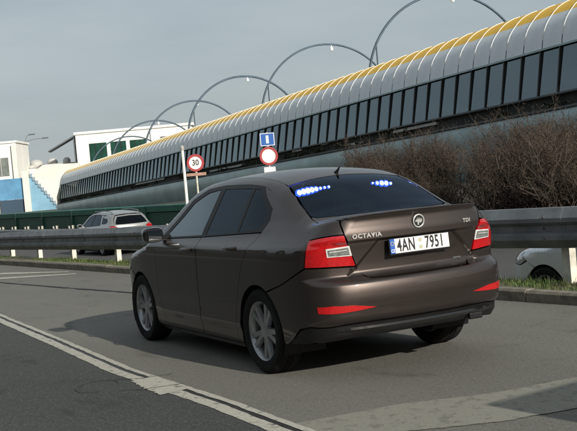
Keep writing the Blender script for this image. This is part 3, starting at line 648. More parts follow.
        # number plate
        def rear_m(y, z, x, tilt=0.0): return Matrix.Translation((x, y, z)) @ Matrix.Rotation(R(-90), 4, 'Z') @ Matrix.Rotation(R(90 + tilt), 4, 'X')
        px = -1.000; pz = .950
        PLW = mat('plate_white', (0.74, 0.75, 0.72), 0.35, var=.04, scale=9); PLB = mat('plate_blue', (0.02, 0.10, 0.42), 0.35); PLK = mat('plate_ink', (0.012, 0.012, 0.014), 0.4)
        M_ = rear_m(0, pz, px, -4)
        pl = MB(); pl.box((-.268, -.066, -.012), (.268, .060, -.001)); po = bevel(pl.build('number_plate', GLOSSB, tg), .006); po.data.transform(M_); po['label'] = 'white number plate reading 4AN 7951 with blue left band'
        a = MB(); a.box((-.2195, -.0525, 0), (.260, .0525, .002)); a = a.build('plate_field', PLW, tg); a.data.transform(M_)
        a = MB(); a.box((-.260, -.0525, 0), (-.2205, .0525, .002)); a = a.build('plate_band', PLB, tg); a.data.transform(M_)
        text_mesh('plate_characters', '4AN', .125, .0008, PLK, tg, M_ @ Matrix.Translation((-.122, -.002, .0028)), .62, .0028, 1.08)
        text_mesh('plate_characters', '7951', .125, .0008, PLK, tg, M_ @ Matrix.Translation((.128, -.002, .0028)), .62, .0028, 1.12)
        text_mesh('plate_characters', 'CZ', .03, .0006, PLW, tg, M_ @ Matrix.Translation((-.240, -.034, .0026)), .8, .0008)
        st = MB()
        for k in range(12):
            t = 2 * math.pi * k / 12; st.lathe([(0, .0022), (.0025, .0022), (.0025, .0034), (0, .0034)], 6, 'z')
            for i in range(-24, 0): x_, y_, z_ = st.v[i]; st.v[i] = (x_ - .240 + .013 * math.cos(t), y_ + .020 + .013 * math.sin(t), z_)
        so_ = st.build('plate_stars', mat('star_yellow', (.75, .55, .05), .5), tg); so_.data.transform(M_)
        sk_ = MB()
        for yy, cc in ((.026, 0), (-.026, 1)):
            sk_.lathe([(0, .0024), (.016, .0024), (.016, .0036), (0, .0036)], 16, 'z')
            for i in range(-64, 0): x_, y_, z_ = sk_.v[i]; sk_.v[i] = (x_ + .004, y_ + yy, z_)
        so_ = sk_.build('plate_stickers', mat('sticker_green_grey', (.35, .42, .36), .5, col2=(.5, .36, .2), scale=60), tg); so_.data.transform(M_)
        # badge: chromed ring, dark disc, winged arrow
        bx_ = S.surf('r', [(0.0, 1.115)])[0][0]; BM = rear_m(0, 1.115, bx_ - .006, 4)
        e = MB(); e.lathe([(.040, .0), (.050, .0), (.052, .004), (.050, .009), (.045, .011), (.041, .009)], 32, 'z', True); e = autosmooth(e.build('badge', LETTER, tg), 60); e.data.transform(BM)
        e = MB(); e.lathe([(.0, .004), (.0405, .004), (.0405, -.004), (0, -.004)], 32, 'z'); e = e.build('badge_disc', mat('badge_dark', (.05, .06, .055), .25, .6), tg); e.data.transform(BM)
        arrow = [(-.030, -.006), (-.012, -.006), (-.012, -.028), (.000, -.030), (.002, -.012), (.020, -.014), (.030, .004), (.022, .020), (.014, .004), (.008, .026), (.000, .006), (-.008, .030), (-.012, .008), (-.024, .020), (-.020, .006), (-.030, .006)]
        e = MB(); e.prism(arrow, lambda a, b, d: (a, b, d), .004, .009); e = e.build('badge_emblem', LETTER, tg); e.data.transform(BM)
        for txt, y, z, sz, wdt in (('OCTAVIA', .435, 1.050, .043, 1.12), ('TDI', -.455, 1.075, .040, 1.1)):
            p = S.surf('r', [(y, z)])[0]; nn = S.grad(p[None])[0]; yaw = math.degrees(math.atan2(-nn[1], -nn[0]))
            text_mesh('lettering', txt, sz, .002, LETTER, tg, Matrix.Translation((p[0] - .003, y, z)) @ Matrix.Rotation(R(-90 - 0) - math.atan2(nn[1], -nn[0]), 4, 'Z') @ Matrix.Rotation(R(90), 4, 'X'), wdt, .0012, 1.15)
        p = S.surf('r', [(-.36, .80)])[0]; e = MB(); e.box((-.035, -.007, 0), (.035, .007, .004)); e = bevel(e.build('lettering', CHROME, tg), .003); e.data.transform(rear_m(-.375, .80, p[0] - .002))
        # tail lamps
        lamp = [('r', .603, 1.070), ('r', .518, .840), ('s', -.745, .852), ('s', -.745, 1.042)]
        tl = panel(S, 'tail_lamp', lamp, 'wrap', REDL, root, .02, off=.006, skirt=.02)
        for i, t in enumerate(tl):
            pass
        ins = [('r', .728, .984), ('r', .562, .994), ('r', .541, .914), ('r', .722, .917)]
        inn = [('r', .718, .975), ('r', .573, .983), ('r', .556, .922), ('r', .712, .925)]
        bar = [('r', .708, .962), ('r', .582, .969), ('r', .578, .957), ('r', .706, .951)]
        for sp, mt_, of, nm in ((ins, CLEARL, .009, 'reversing_lamp'), (inn, GREYL, .0115, 'reversing_lens'), (bar, CLEARL, .0135, 'lamp_bar')):
            pr_ = panel(S, nm, sp, 'wrap', mt_, root, .02, off=of, skirt=.006)
            for o_, t in zip(pr_, tl): o_.parent = t
        # dark separation inside the red lens
        # bumper, reflectors, valance
        bl = [('r', 0, .742), ('r', .3, .742), ('r', .438, .744), ('r', .462, .765), ('r', .512, .832), ('s', -.745, .846), ('s', -.55, .765), ('s', -.42, .715)] + arch(0, wheel_r, AR, 120, 188, 10) + [('s', -.40, .265), ('s', -.48, .30), ('s', -.62, .40), ('s', -.74, .425), ('r', .6, .43), ('r', .3, .435), ('r', 0, .435)]
        panel(S, 'rear_bumper', bl, 'wrap', paint, root, .02, half=True, both=False)
        vl = [('r', 0, .428), ('r', .3, .428), ('r', .6, .424), ('s', -.74, .418), ('s', -.62, .392), ('s', -.48, .295), ('s', -.46, .272), ('s', -.60, .285), ('s', -.74, .30), ('r', .60, .315), ('r', .3, .318), ('r', 0, .32)]
        va = panel(S, 'rear_valance', vl, 'wrap', BLACKP, root, .03, half=True, both=False, off=-.004, skirt=.03)[0]
        # a moulded rib along the valance
        mb = MB(); ys = np.linspace(-.70, .70, 31); pr = S.surf('r', [(y, .385) for y in ys]); vv = []
        for p in pr: e = 1 - (abs(p[1]) / .70) ** 6; vv += [(p[0] + .02, p[1], .412), (p[0] - .016 * e, p[1], .402), (p[0] - .020 * e, p[1], .385), (p[0] + .02, p[1], .352)]
        mb.add(vv, [(i * 4 + j, i * 4 + j + 1, i * 4 + j + 5, i * 4 + j + 4) for i in range(30) for j in range(3)]); autosmooth(mb.build('valance_rib', GLOSSB, va), 30)
        mb = MB(); mb.box((-1.0, -.52, .325), (-.965, -.40, .375)); bevel(mb.build('towing_cover', BLACKP, va), .01)
        rf = panel(S, 'reflector', [('r', .425, .540), ('r', .60, .572), ('r', .74, .580), ('s', -.84, .574), ('s', -.84, .522), ('r', .72, .517), ('r', .55, .526)], 'wrap', REDR, root, .03, off=.004, skirt=.012)
        ub = MB(); ub.prism([(-.80, .40), (-.74, .34), (-.4, .23), (3.2, .18), (3.4, .30)], lambda a, b, d: (a, d, b), -.62, .62); ub.build('underbody', BLACKP, root)
    else:
        ins_g = [('r', 0, 1.39), ('r', .46, 1.37), ('r', .56, 1.22), ('r', .60, 1.10), ('r', .3, 1.09), ('r', 0, 1.09)]
        panel(S, 'tailgate', [('r', 0, 1.435), ('r', .49, 1.41), ('r', .525, 1.385), ('r', .595, 1.27), ('r', .645, 1.10), ('r', .67, 1.06), ('r', .55, 1.02), ('r', .55, .76), ('r', .3, .755), ('r', 0, .755)], 'r', paint, root, .04, half=True, both=False, holes=[ins_g + [(k, -a, b) for k, a, b in reversed(ins_g[1:-1])]])
        panel(S, 'rear_screen', ins_g, 'r', TINT, root, .06, half=True, both=False, off=-.003, skirt=0, inset=-.004)
        panel(S, 'tail_lamp', [('r', .67, 1.055), ('r', .555, 1.015), ('r', .555, .80), ('s', -.745, .80), ('s', -.745, 1.055)], 'wrap', REDL, root, .04, off=.004)
        bl = [('r', 0, .745), ('r', .3, .745), ('r', .55, .75), ('r', .56, .795), ('s', -.745, .795), ('s', -.55, .765), ('s', -.42, .715)] + arch(0, wheel_r, AR, 120, 188, 10) + [('s', -.40, .265), ('s', -.60, .30), ('r', .6, .30), ('r', 0, .30)]
        panel(S, 'rear_bumper', bl, 'wrap', paint, root, .04, half=True, both=False)
        p_ = MB(); p_.box((-1.02, -.26, .83), (-1.0, .26, .94)); bevel(p_.build('number_plate', mat('plate_plain', (.6, .6, .58), .4), root), .004)
        for sg in (1, -1):
            rr = MB(); rr.tube([(1.45, sg * .52, 1.52), (1.35, sg * .525, 1.585), (.4, sg * .53, 1.60), (-.3, sg * .50, 1.555), (-.42, sg * .49, 1.48)], .016, 8); autosmooth(rr.build('roof_rail', GALV, root))
    # ---- mirrors, handles, aerial
    for sg in (1, -1):
        mb = MB(); vv = []
        for x, w_, h_, dy in ((1.94, .09, .066, .0), (1.97, .108, .074, 0), (2.04, .102, .070, .0), (2.09, .08, .05, -.005), (2.115, .04, .03, -.01)):
            for t in np.linspace(0, 2 * math.pi, 17)[:-1]:
                c_, s_ = math.cos(t), math.sin(t); vv.append((x, sg * (.965 + dy + w_ * .92 * np.sign(c_) * abs(c_) ** .6), 1.085 + h_ * np.sign(s_) * abs(s_) ** .6))
        mb.add(vv, [(i * 16 + j, i * 16 + (j + 1) % 16, (i + 1) * 16 + (j + 1) % 16, (i + 1) * 16 + j) for i in range(4) for j in range(16)] + [tuple(range(16)), tuple(64 + j for j in range(16))])
        mb.box((1.97, min(sg * .80, sg * .92), 1.025), (2.07, max(sg * .80, sg * .92), 1.075))
        mo = autosmooth(mb.build('door_mirror', paint if not lift else GLOSSB, root), 40)
        mg = MB(); mg.box((1.930, sg * .965 - .070, 1.036), (1.938, sg * .965 + .070, 1.134), Matrix.Rotation(R(6 * sg), 3, 'Z'), (1.934, sg * .965, 1.08)); bevel(mg.build('mirror_glass', mat('mirror_silver', (.16, .17, .18), .05, 1.0), mo), .003)
        for (x, z), dr in zip(((1.30, .955), (.36, .985)), (doors[0 if sg > 0 else 1], rdoors[0 if sg > 0 else 1])):
            p = S.surf('s', [(x, z)])[0]; mb = MB()
            mb.tube([(x - .02, sg * (p[1] - .005), z), (x, sg * (p[1] + .022), z), (x + .08, sg * (p[1] + .030), z), (x + .16, sg * (p[1] + .022), z - .003), (x + .18, sg * (p[1] - .005), z - .004)], [.012, .014, .014, .014, .012], 8)
            autosmooth(mb.build('door_handle', paint, dr))
    if lift:
        mb = MB(); mb.tube([(.13, 0, 1.515), (.11, 0, 1.530), (.06, 0, 1.568)], [.022, .012, .004], 8); autosmooth(mb.build('aerial', BLACKP, root))
    # ---- cabin
    for x in (1.28, .45):
        for y in (.38, -.38): seat(root, x, y)
    mb = MB(); mb.box((1.95, -.72, .75), (2.35, .72, 1.02)); bevel(mb.build('dashboard', CABIN, root), .05, 3)
    mb = MB(); vv = [(1.62 + .18 * math.cos(t) * .35, .38 + .18 * math.sin(t), .98 + .18 * math.cos(t)) for t in np.linspace(0, 2 * math.pi, 25)]; mb.tube(vv, .014, 6, False); mb.build('steering_wheel', BLACKP, root)
    if lift:
        mb = MB(); mb.box((-.50, -.60, .99), (.10, .60, 1.02)); mb.build('parcel_shelf', CABIN, root)
    # ---- wheels
    ty, rim, dk = wheel_parts(wheel_r); w0 = None
    for x in (0.0, 2.69):
        for sg in (1, -1):
            if w0 is None:
                hub = bpy.data.objects.new('wheel', None); link(hub, root); a = autosmooth(ty.build('tyre', TYRE, hub), 40); b = autosmooth(rim.build('rim', RIMM, hub), 40); c = autosmooth(dk.build('brake_disc', BRAKE, hub), 40); w0 = hub
            else: hub = copy_tree(w0, root)
            hub.location = (x, sg * .775, wheel_r); hub.rotation_euler = (0, random.uniform(0, 6), 0 if sg > 0 else math.pi)
    return root, S

BROWN = mat('brown_metallic_paint', (0.064, 0.052, 0.048), 0.40, 0.8, var=.05, scale=3, coat=.65, rvar=.02, spec=.3)
CAR_LOC = (0.483, 8.6915, .001); CAR_HD = 2.0494
car, CS = build_car('saloon_car', 'dark brown five-door car with blue lights flashing behind its rear screen', 'liftback', BROWN, CAR_LOC, CAR_HD)
# blue flashing light bars behind the rear screen
BLUE = mat('blue_led_lens', (0.02, 0.05, 0.6), 0.2, emit=(0.03, 0.10, 1.0), estr=9); BLUES = mat('blue_lens_strip', (0.01, 0.02, 0.25), 0.3, emit=(0.02, 0.05, 1.0), estr=.35); CORE = mat('led_core', (0.7, 0.8, 1), 0.3, emit=(0.55, 0.72, 1.0), estr=26)
def led_bar(y0, y1, n, label, lit):
    o = thing('light_bar', label, 'light bar', (0, 0, 0)); o.matrix_world = car.matrix_basis.copy()
    xs = []
    for i in range(n):
        y = y0 + (y1 - y0) * (i + .5) / n; p = CS.surf('t', [(-.03, y)])[0]; nn = CS.grad(p[None])[0]; p = p - nn * .035; xs.append((p, nn))
    hb = MB(); a, b = xs[0][0], xs[-1][0]; hb.box((a[0] - .01, min(a[1], b[1]) - .03, a[2] - .06), (a[0] + .07, max(a[1], b[1]) + .03, a[2] + .0)); bevel(hb.build('housing', BLACKP, o), .008)
    for (p, nn), l_ in zip(xs, lit):
        if not l_: continue
        q = Vector(nn).to_track_quat('Z', 'Y').to_matrix().to_4x4(); q = Matrix.Translation(Vector(p) + Vector((-.020, 0, -.03))) @ Vector((-1, 0, .25)).to_track_quat('Z', 'Y').to_matrix().to_4x4()
        e = MB(); e.lathe([(0, .004), (.021 * l_, .004), (.023 * l_, .0), (.023 * l_, -.01)], 16, 'z'); e = e.build('led_lens', BLUE, o); e.data.transform(q)
        k = MB(); k.lathe([(0, .009), (.012 * l_, .008), (.0155 * l_, .0045)], 12, 'z'); k = k.build('led_core', CORE, e); k.data.transform(q)
    return o
led_bar(.475, .16, 8, 'longer blue flashing light bar behind the left of the rear screen', [1.35, 1.45, 1.5, 1.35, 1.1, .7, .6, .6])
led_bar(-.22, -.44, 5, 'shorter blue flashing light bar behind the right of the rear screen', [.5, .9, 1.25, 1.25, .7])
SILVER = mat('silver_paint', (0.36, 0.365, 0.355), 0.3, 0.6, coat=.6, var=.05, scale=3); WHITEP = mat('pale_silver_paint', (0.66, 0.70, 0.74), 0.3, 0.35, coat=.6, var=.04, scale=3)
c1, _ = build_car('hatchback_car', 'silver estate car with dark rear window driving beyond the guardrail', 'estate', SILVER, (0, 0, 0), 0, .33, False)
p = P(33.4, 14.75, -.597); c1.location = p; c1.rotation_euler = (0, 0, R(119)); c1.scale = (.95, .93, .93)
c2, _ = build_car('hatchback_car', 'pale silver car whose nose shows under the guardrail at the right edge', 'estate', WHITEP, (0, 0, 0), 0, .33, False)
p = P(7.1, 11.0, -.599); c2.location = p; c2.rotation_euler = (0, 0, DA)

# ------------------------------------------------------------------ metro tube: straight, falling gently away from the camera
TD = Vector((-.381, .925, 0)).normalized(); TW = Vector((TD.y, -TD.x, 0))     # along, and away from the road
T0 = Vector((14.55, 53.7, 0)); TSL = -.0248; TZ0 = 3.35                      # ledge height at T0 and fall per metre
def tp(s, w_, h_): v = T0 + TD * s + TW * w_; return Vector((v.x, v.y, TZ0 + TSL * s + h_))
WHITEM = mat('tube_white_sheet', (0.76, 0.79, 0.81), 0.36, 0.1, scale=.7, col2=(.64, .67, .69), bump=.05, bscale=3, stretch=(1, 1, .4))
YELM = mat('tube_yellow_sheet', (0.88, 0.50, 0.025), 0.5, var=.18, scale=.8)
RIBM = mat('rib_white', (0.66, 0.67, 0.66), 0.45, var=.1, scale=1)
LOWM = mat('tube_lower_sheet', (0.34, 0.44, 0.46), 0.35, .15, var=.2, scale=.35, bump=.05, bscale=2)
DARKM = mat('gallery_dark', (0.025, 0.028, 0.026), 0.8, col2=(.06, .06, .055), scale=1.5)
MULL = mat('mullion_black', (0.012, 0.013, 0.014), 0.45)
PANE = glassmat('tube_pane', (.38, .43, .45), (.72, .85, .9), 1.5, .15)
S0, S1, SP = -20.5, 122.0, 1.5; NB = int((S1 - S0) / SP)
ANG = math.atan2(TD.y, TD.x)
def rowpts(pr, s0, s1): return [tp(s, a, b) for s in (s0, s1) for a, b in pr]
tube = thing('metro_tube', 'long white tubular building with yellow crest, ribs and a dark window band', 'building', tp(0, 0, 0))
TB = Vector(tube.location)
white = [(-3.2, 2.92), (-3.17, 3.15), (-3.12, 3.4), (-3.05, 3.65), (-2.96, 3.9), (-2.84, 4.14), (-2.68, 4.36), (-2.5, 4.56)]
yellow = [(-2.5, 4.56), (-2.3, 4.76), (-2.06, 4.95), (-1.78, 5.11), (-1.46, 5.24), (-1.1, 5.33), (-.6, 5.39), (.6, 5.43), (1.8, 5.35)]
back = [(1.8, 5.35), (3.2, 4.9), (4.6, 3.4), (5.2, 1.0), (5.0, -3)]
low = [(-3.85, 0.02), (-3.95, -.25), (-3.9, -1.0), (-3.6, -2.0), (-3.0, -3.2), (-2.4, -4.8)]
slope = Matrix(((TD.x, TW.x, 0), (TD.y, TW.y, 0), (TSL, 0, 1)))     # local (s, w, h) to world offset
def loc_sheet(name, prof, s0, s1, material, parent, smooth=True, flip=False):
    k = len(prof); v_ = [slope @ Vector((s, a, b)) for s in (s0, s1) for a, b in prof]; f_ = [(j, j + 1, k + j + 1, k + j) for j in range(k - 1)]
    return mesh_obj(name, v_, f_, material, parent, smooth)
first = None
rib_prof = white[2:] + yellow[1:6]
for i in range(NB):
    s = S0 + i * SP
    if first is None:
        a = loc_sheet('roof_panel', white, .03, SP - .03, WHITEM, tube); b = loc_sheet('crest_panel', yellow, .03, SP - .03, YELM, tube); first = [a, b]
        rb = MB(); k = len(rib_prof); vv = []
        for (w_, h_) in rib_prof:
            for ds, o_ in ((-.028, -.02), (-.02, .022), (.02, .022), (.028, -.02)):
                cw, ch = w_ - .6, h_ - 2.6; L = math.hypot(cw, ch); vv.append(slope @ Vector((ds, w_ + cw / L * o_, h_ + ch / L * o_)))
        rb.add(vv, [(j * 4 + q, j * 4 + (q + 1) % 4, j * 4 + 4 + (q + 1) % 4, j * 4 + 4 + q) for j in range(k - 1) for q in range(4)] + [(0, 1, 2, 3), tuple(4 * k - 4 + q for q in (3, 2, 1, 0))]); first.append(rb.build('rib', RIBM, tube))
        pn = MB(); pn.add([slope @ Vector(p_) for p_ in ((.05, -3.62, .80), (SP - .05, -3.62, .80), (SP - .05, -3.22, 2.88), (.05, -3.22, 2.88))], [(3, 2, 1, 0)]); first.append(pn.build('pane', PANE, tube))
        ml = MB(); ml.add([slope @ Vector((x_, w_, h_)) for x_ in (-.035, .035) for w_, h_ in ((-3.70, .70), (-3.31, 2.96), (-3.2, 2.96), (-3.55, .70))], [(0, 1, 2, 3), (7, 6, 5, 4), (0, 4, 5, 1), (1, 5, 6, 2), (2, 6, 7, 3), (3, 7, 4, 0)]); first.append(ml.build('mullion', MULL, tube))
        tr = first
    else: tr = [reuse(q, tube) for q in first]
    for q in tr: q.location = TD * s + Vector((0, 0, TSL * s))
L_ = S1 - S0
for nm, pr, m_ in (('lower_shell', low, LOWM), ('back_shell', back, WHITEM), ('window_head', [(-3.34, 2.89), (-3.34, 2.98), (-3.22, 3.0), (-3.05, 2.9)], LOWM), ('window_sill', [(-3.55, .80), (-3.76, .78), (-3.76, .70), (-3.4, .68)], mat('sill_grey', (.10, .11, .115), .6, var=.2, scale=1)),
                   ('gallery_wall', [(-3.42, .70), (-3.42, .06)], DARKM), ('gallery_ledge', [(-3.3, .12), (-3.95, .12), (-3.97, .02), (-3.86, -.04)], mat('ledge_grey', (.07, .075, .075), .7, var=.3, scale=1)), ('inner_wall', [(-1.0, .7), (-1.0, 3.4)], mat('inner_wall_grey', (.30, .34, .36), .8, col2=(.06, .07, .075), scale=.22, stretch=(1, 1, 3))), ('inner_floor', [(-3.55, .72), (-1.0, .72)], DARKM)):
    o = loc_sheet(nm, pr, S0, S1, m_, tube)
    if nm not in ('lower_shell', 'back_shell'): o.data.polygons.foreach_set('use_smooth', [False] * len(o.data.polygons))
# pipes, boxes and odds and ends along the open gallery under the windows
PIPEW = mat('pale_fitting', (.5, .5, .48), .6, var=.3, scale=2); PLANTM = mat('ivy_dark', (.02, .035, .015), .8, col2=(.05, .05, .025), scale=3)
for s, L2_, h_, m_ in ((7.0, 5, .45, PIPEW), (26, 1.6, .55, PIPEW), (21.5, 1.0, .62, PIPEW), (38, 9, .3, GALV), (62, 12, .5, GALV), (16, 3, .2, GALV)):
    mb = MB(); mb.add([slope @ Vector((x_, w_, z_)) for x_ in (0, L2_) for w_, z_ in ((-3.62, h_), (-3.62, h_ + .16), (-3.45, h_ + .16), (-3.45, h_))], [(0, 1, 2, 3), (7, 6, 5, 4), (0, 4, 5, 1), (1, 5, 6, 2), (2, 6, 7, 3), (3, 7, 4, 0)])
    o = mb.build('service_duct', m_, tube); o.location = TD * s + Vector((0, 0, TSL * s))
for s in np.arange(-10, 120, .9):
    if random.random() < .62: continue
    v_, f_ = [], []
    for _ in range(26):
        c = slope @ Vector((random.gauss(0, .5), -3.6 + random.uniform(-.12, .1), abs(random.gauss(.25, .15)) * .9)); d_ = Vector([random.gauss(0, 1) for _ in range(3)]).normalized() * random.uniform(.08, .2); e_ = d_.cross(Vector([random.gauss(0, 1) for _ in range(3)])).normalized() * random.uniform(.05, .12)
        k = len(v_); v_ += [c - d_, c + e_, c + d_, c - e_]; f_.append((k, k + 1, k + 2, k + 3))
    o = mesh_obj('ledge_plant', v_, f_, PLANTM, tube); o.location = TD * s + Vector((0, 0, TSL * s)); o['kind'] = 'stuff'
# end ring where the tube meets the station
mb = MB(); prof_all = [(w_ * 1.0, h_) for w_, h_ in (low[::-1] + [(-3.85, 1.1)] + white + yellow + back)]
mb.prism(prof_all, lambda a, b, d: tuple(slope @ Vector((S1 + d, a, b))), .0, .4); mb.build('end_wall', mat('end_cream', (.62, .60, .52), .7, var=.1, scale=.5), tube)

# arched lamp gantries standing behind the tube
ARCHM = mat('arch_steel_blue', (0.055, 0.085, 0.12), 0.5, .4, var=.2, scale=1); LAMPW = mat('lamp_globe', (.82, .85, .88), .25)
arch_lab = ['nearest, cut by the top picture edge', 'second from the right', 'third from the right, above the signs', 'fourth from the right, left of the signs', 'small, far, in front of the green windows', 'smallest and farthest, at the left end of the tube']
for (s, rise, lab) in zip((21.0, 41.5, 63.0, 81.0, 99.0, 114.0), (5.0, 5.0, 5.3, 4.9, 4.4, 3.6), arch_lab):
    base = tp(s, 6.3, -4.0); o = thing('arch_gantry', 'steel lamp arch over the tube, ' + lab, 'lamp arch', base, 0, 'lamp arches behind the tube')
    zt = TZ0 + TSL * s + 5.5 + rise - base.z; a_ = 6.6; zc = zt - 6.4
    pts = [TW * (-a_) + Vector((0, 0, 0))] + [TW * (-a_ * math.cos(t)) + Vector((0, 0, zc + 6.4 * math.sin(t))) for t in np.linspace(0, math.pi, 37)] + [TW * a_]
    mb = MB(); mb.tube(pts, .085 if s < 60 else .11, 8); autosmooth(mb.build('arch_tube', ARCHM, o))
    mb = MB(); q = pts[7]; mb.tube([TW * (-a_ + .9) + TD * .2 + Vector((0, 0, zc - 1)), q + TD * .15], .05, 6); mb.tube([pts[4] + TD * .1, TW * (-a_ + 1.5) + Vector((0, 0, zc + .6))], .05, 6); mb.build('brace', ARCHM, o)
    ap = pts[len(pts) // 2 + 1]; mb = MB(); mb.lathe([(0, -.24), (.10, -.21), (.15, -.12), (.15, .0), (.10, .10), (.04, .14), (.04, .36)], 14, 'z'); l_ = autosmooth(mb.build('lamp', LAMPW, o)); l_.location = ap - Vector((0, 0, .35))

# ------------------------------------------------------------------ buildings at the far end of the tube
CREAM = mat('cream_render', (0.80, 0.79, 0.75), 0.8, var=.08, scale=.25, bump=.1, bscale=6); SHADE = mat('dark_grey_and_wall_shade', (0.10, 0.115, 0.13), 0.7, var=.15, scale=.4)
DKGREEN = mat('dark_green_glazing', (0.012, 0.055, 0.04), 0.15, var=.3, scale=.5); GREYW = mat('grey_glazing', (0.16, 0.18, 0.17), 0.2, var=.3, scale=.6); BLUEP = mat('blue_panel', (0.09, 0.24, 0.40), 0.5, var=.2, scale=.3); BLUEL = mat('pale_blue_panel', (0.20, 0.38, 0.52), 0.5, var=.15, scale=.3)
def boxpart(name, a, b, m_, parent, rot=None): mb = MB(); mb.box(a, b); return mb.build(name, m_, parent)
Y1 = 215.0
b1 = thing('station_building', 'cream building with three dark green windows above the far end of the tube', 'building', (-41.4, Y1, -.45), R(2.8))
boxpart('wall', (0, 0, 0), (23.6, 14, 14.0), CREAM, b1); boxpart('parapet', (-.25, -.3, 14.0), (23.9, 14.2, 14.5), CREAM, b1)
boxpart('shaded_side_wall', (-.6, .6, 0), (-.02, 13, 13.6), SHADE, b1)  # shaded flank of the cream building, its shade put into dark grey
for x_, w_, z_, h_ in ((2.6, 3.5, 7.6, 4.4), (6.9, 3.1, 8.2, 3.8), (10.8, 3.2, 8.6, 3.4)):
    boxpart('window', (x_, -.12, z_), (x_ + w_, .05, z_ + h_), DKGREEN, b1)
    for k in (1, 2): boxpart('glazing_bar', (x_ + w_ * k / 3 - .06, -.2, z_), (x_ + w_ * k / 3 + .06, -.12, z_ + h_), MULL, b1)
boxpart('window', (17.0, -.12, 11.2), (19.6, .05, 12.2), SHADE, b1)
mb = MB(); mb.add([(-5.6, -.5, 11.0), (-.3, -.5, 13.6), (-.3, 3, 13.6), (-5.6, 3, 11.0), (-5.6, -.5, 11.25), (-.3, -.5, 13.9), (-.3, 3, 13.9), (-5.6, 3, 11.25)], [(0, 3, 2, 1), (4, 5, 6, 7), (0, 1, 5, 4), (1, 2, 6, 5), (2, 3, 7, 6), (3, 0, 4, 7)]); mb.build('sloping_canopy', SHADE, b1)
b2 = thing('station_building', 'pale block with one grey window at the left edge', 'building', (-66.0, Y1 - 5, -.75), R(2))
boxpart('wall', (0, 0, 0), (13.6, 12, 13.6), CREAM, b2); boxpart('parapet', (-.2, -.25, 13.6), (13.85, 12.2, 14.0), CREAM, b2)
boxpart('window', (7.4, -.12, 7.2), (11.9, .05, 10.8), GREYW, b2)
for k in (1, 2): boxpart('glazing_bar', (7.4 + 4.5 * k / 3 - .07, -.2, 7.2), (7.4 + 4.5 * k / 3 + .07, -.12, 10.8), mat('bar_pale', (.4, .4, .38), .6), b2)
boxpart('corner_pier', (12.8, -.6, 0), (13.75, -.02, 13.2), mat('pier_white', (.72, .70, .64), .7, var=.06, scale=.4), b2)
b3 = thing('station_building', 'low cream hall between the two taller blocks', 'building', (-53.5, Y1 + 6, -.75), R(2))
boxpart('wall', (0, 0, 0), (13, 10, 8.6), CREAM, b3); boxpart('roof_edge', (-.1, -.3, 8.6), (13, 10, 9.1), mat('roof_edge_grey', (.4, .4, .38), .7, var=.3, scale=.5), b3)
for x_, w_ in ((.5, 3), (4, 2.2), (7, 1.6)): mb = MB(); mb.lathe([(w_ * .5, 0), (w_ * .5, .7), (w_ * .3, 1.2), (0, 1.3)], 12, 'z'); u = autosmooth(mb.build('roof_dome', mat('dome_grey', (.45, .45, .43), .6), b3)); u.location = (x_ + 1, 4, 9.1)
st = thing('stair_tower', 'white staircase with blue side panels beside the tube end', 'staircase', (-47.6, Y1 - 22, -.75), R(3))
WHT = mat('stair_white', (.72, .70, .62), .7, var=.06, scale=.4)
mb = MB(); mb.add([(1.4, 0, 0), (6.2, 0, 0), (1.4, 0, 6.6), (1.4, 1.5, 0), (6.2, 1.5, 0), (1.4, 1.5, 6.6)], [(0, 1, 2), (5, 4, 3), (0, 3, 4, 1), (1, 4, 5, 2), (2, 5, 3, 0)]); mb.build('stair_flank', BLUEL, st)
mb = MB(); mb.add([(1.4, .4, 6.7), (6.3, .4, .1), (10.5, .4, .1), (10.5, .4, 8.0), (4.0, .4, 8.2), (1.4, 2, 6.7), (6.3, 2, .1), (10.5, 2, .1), (10.5, 2, 8.0), (4.0, 2, 8.2)], [(0, 1, 2, 3, 4), (9, 8, 7, 6, 5), (0, 5, 6, 1), (1, 6, 7, 2), (2, 7, 8, 3), (3, 8, 9, 4), (4, 9, 5, 0)]); mb.build('stair_wall', WHT, st)
boxpart('pylon', (.2, -.4, 0), (1.38, 1.2, 7.4), WHT, st)
s0_ = None
for k in range(10):
    x_ = 1.5 + k * .48; z_ = 6.5 - k * .66
    if s0_ is None: s0_ = o = boxpart('step', (0, -.25, -.33), (.46, -.01, .33), mat('step_dark', (.24, .31, .38), .7), st)
    else: o = reuse(s0_, st)
    o.location = (x_, 0, z_)
boxpart('blue_panel', (-4.2, .2, 2.4), (.18, 1.2, 6.2), BLUEP, st); boxpart('blue_panel', (-4.2, .25, 0), (.18, 1.2, 2.38), mat('panel_dark_blue', (.03, .06, .10), .6), st)
dm_ = thing('dome_shed', 'rounded grey white shed at the left edge below the pale block', 'shed', (-55.5, Y1 - 30, -.75))
mb = MB(); ar_ = [(3.6 * math.cos(t), 7.2 * math.sin(t)) for t in np.linspace(0, math.pi, 25)]; mb.prism(ar_, lambda a, b, d: (a, d, b), 0, 14); autosmooth(mb.build('shell', mat('shed_sheet', (.42, .43, .42), .5, .2, var=.15, scale=.5), dm_), 30)
mb = MB(); mb.prism([(a * .8, b * .8) for a, b in ar_], lambda a, b, d: (a, d, b), -.08, -.01); mb.build('front_panel', mat('shed_front', (.5, .49, .44), .7, var=.2, scale=.5), dm_)

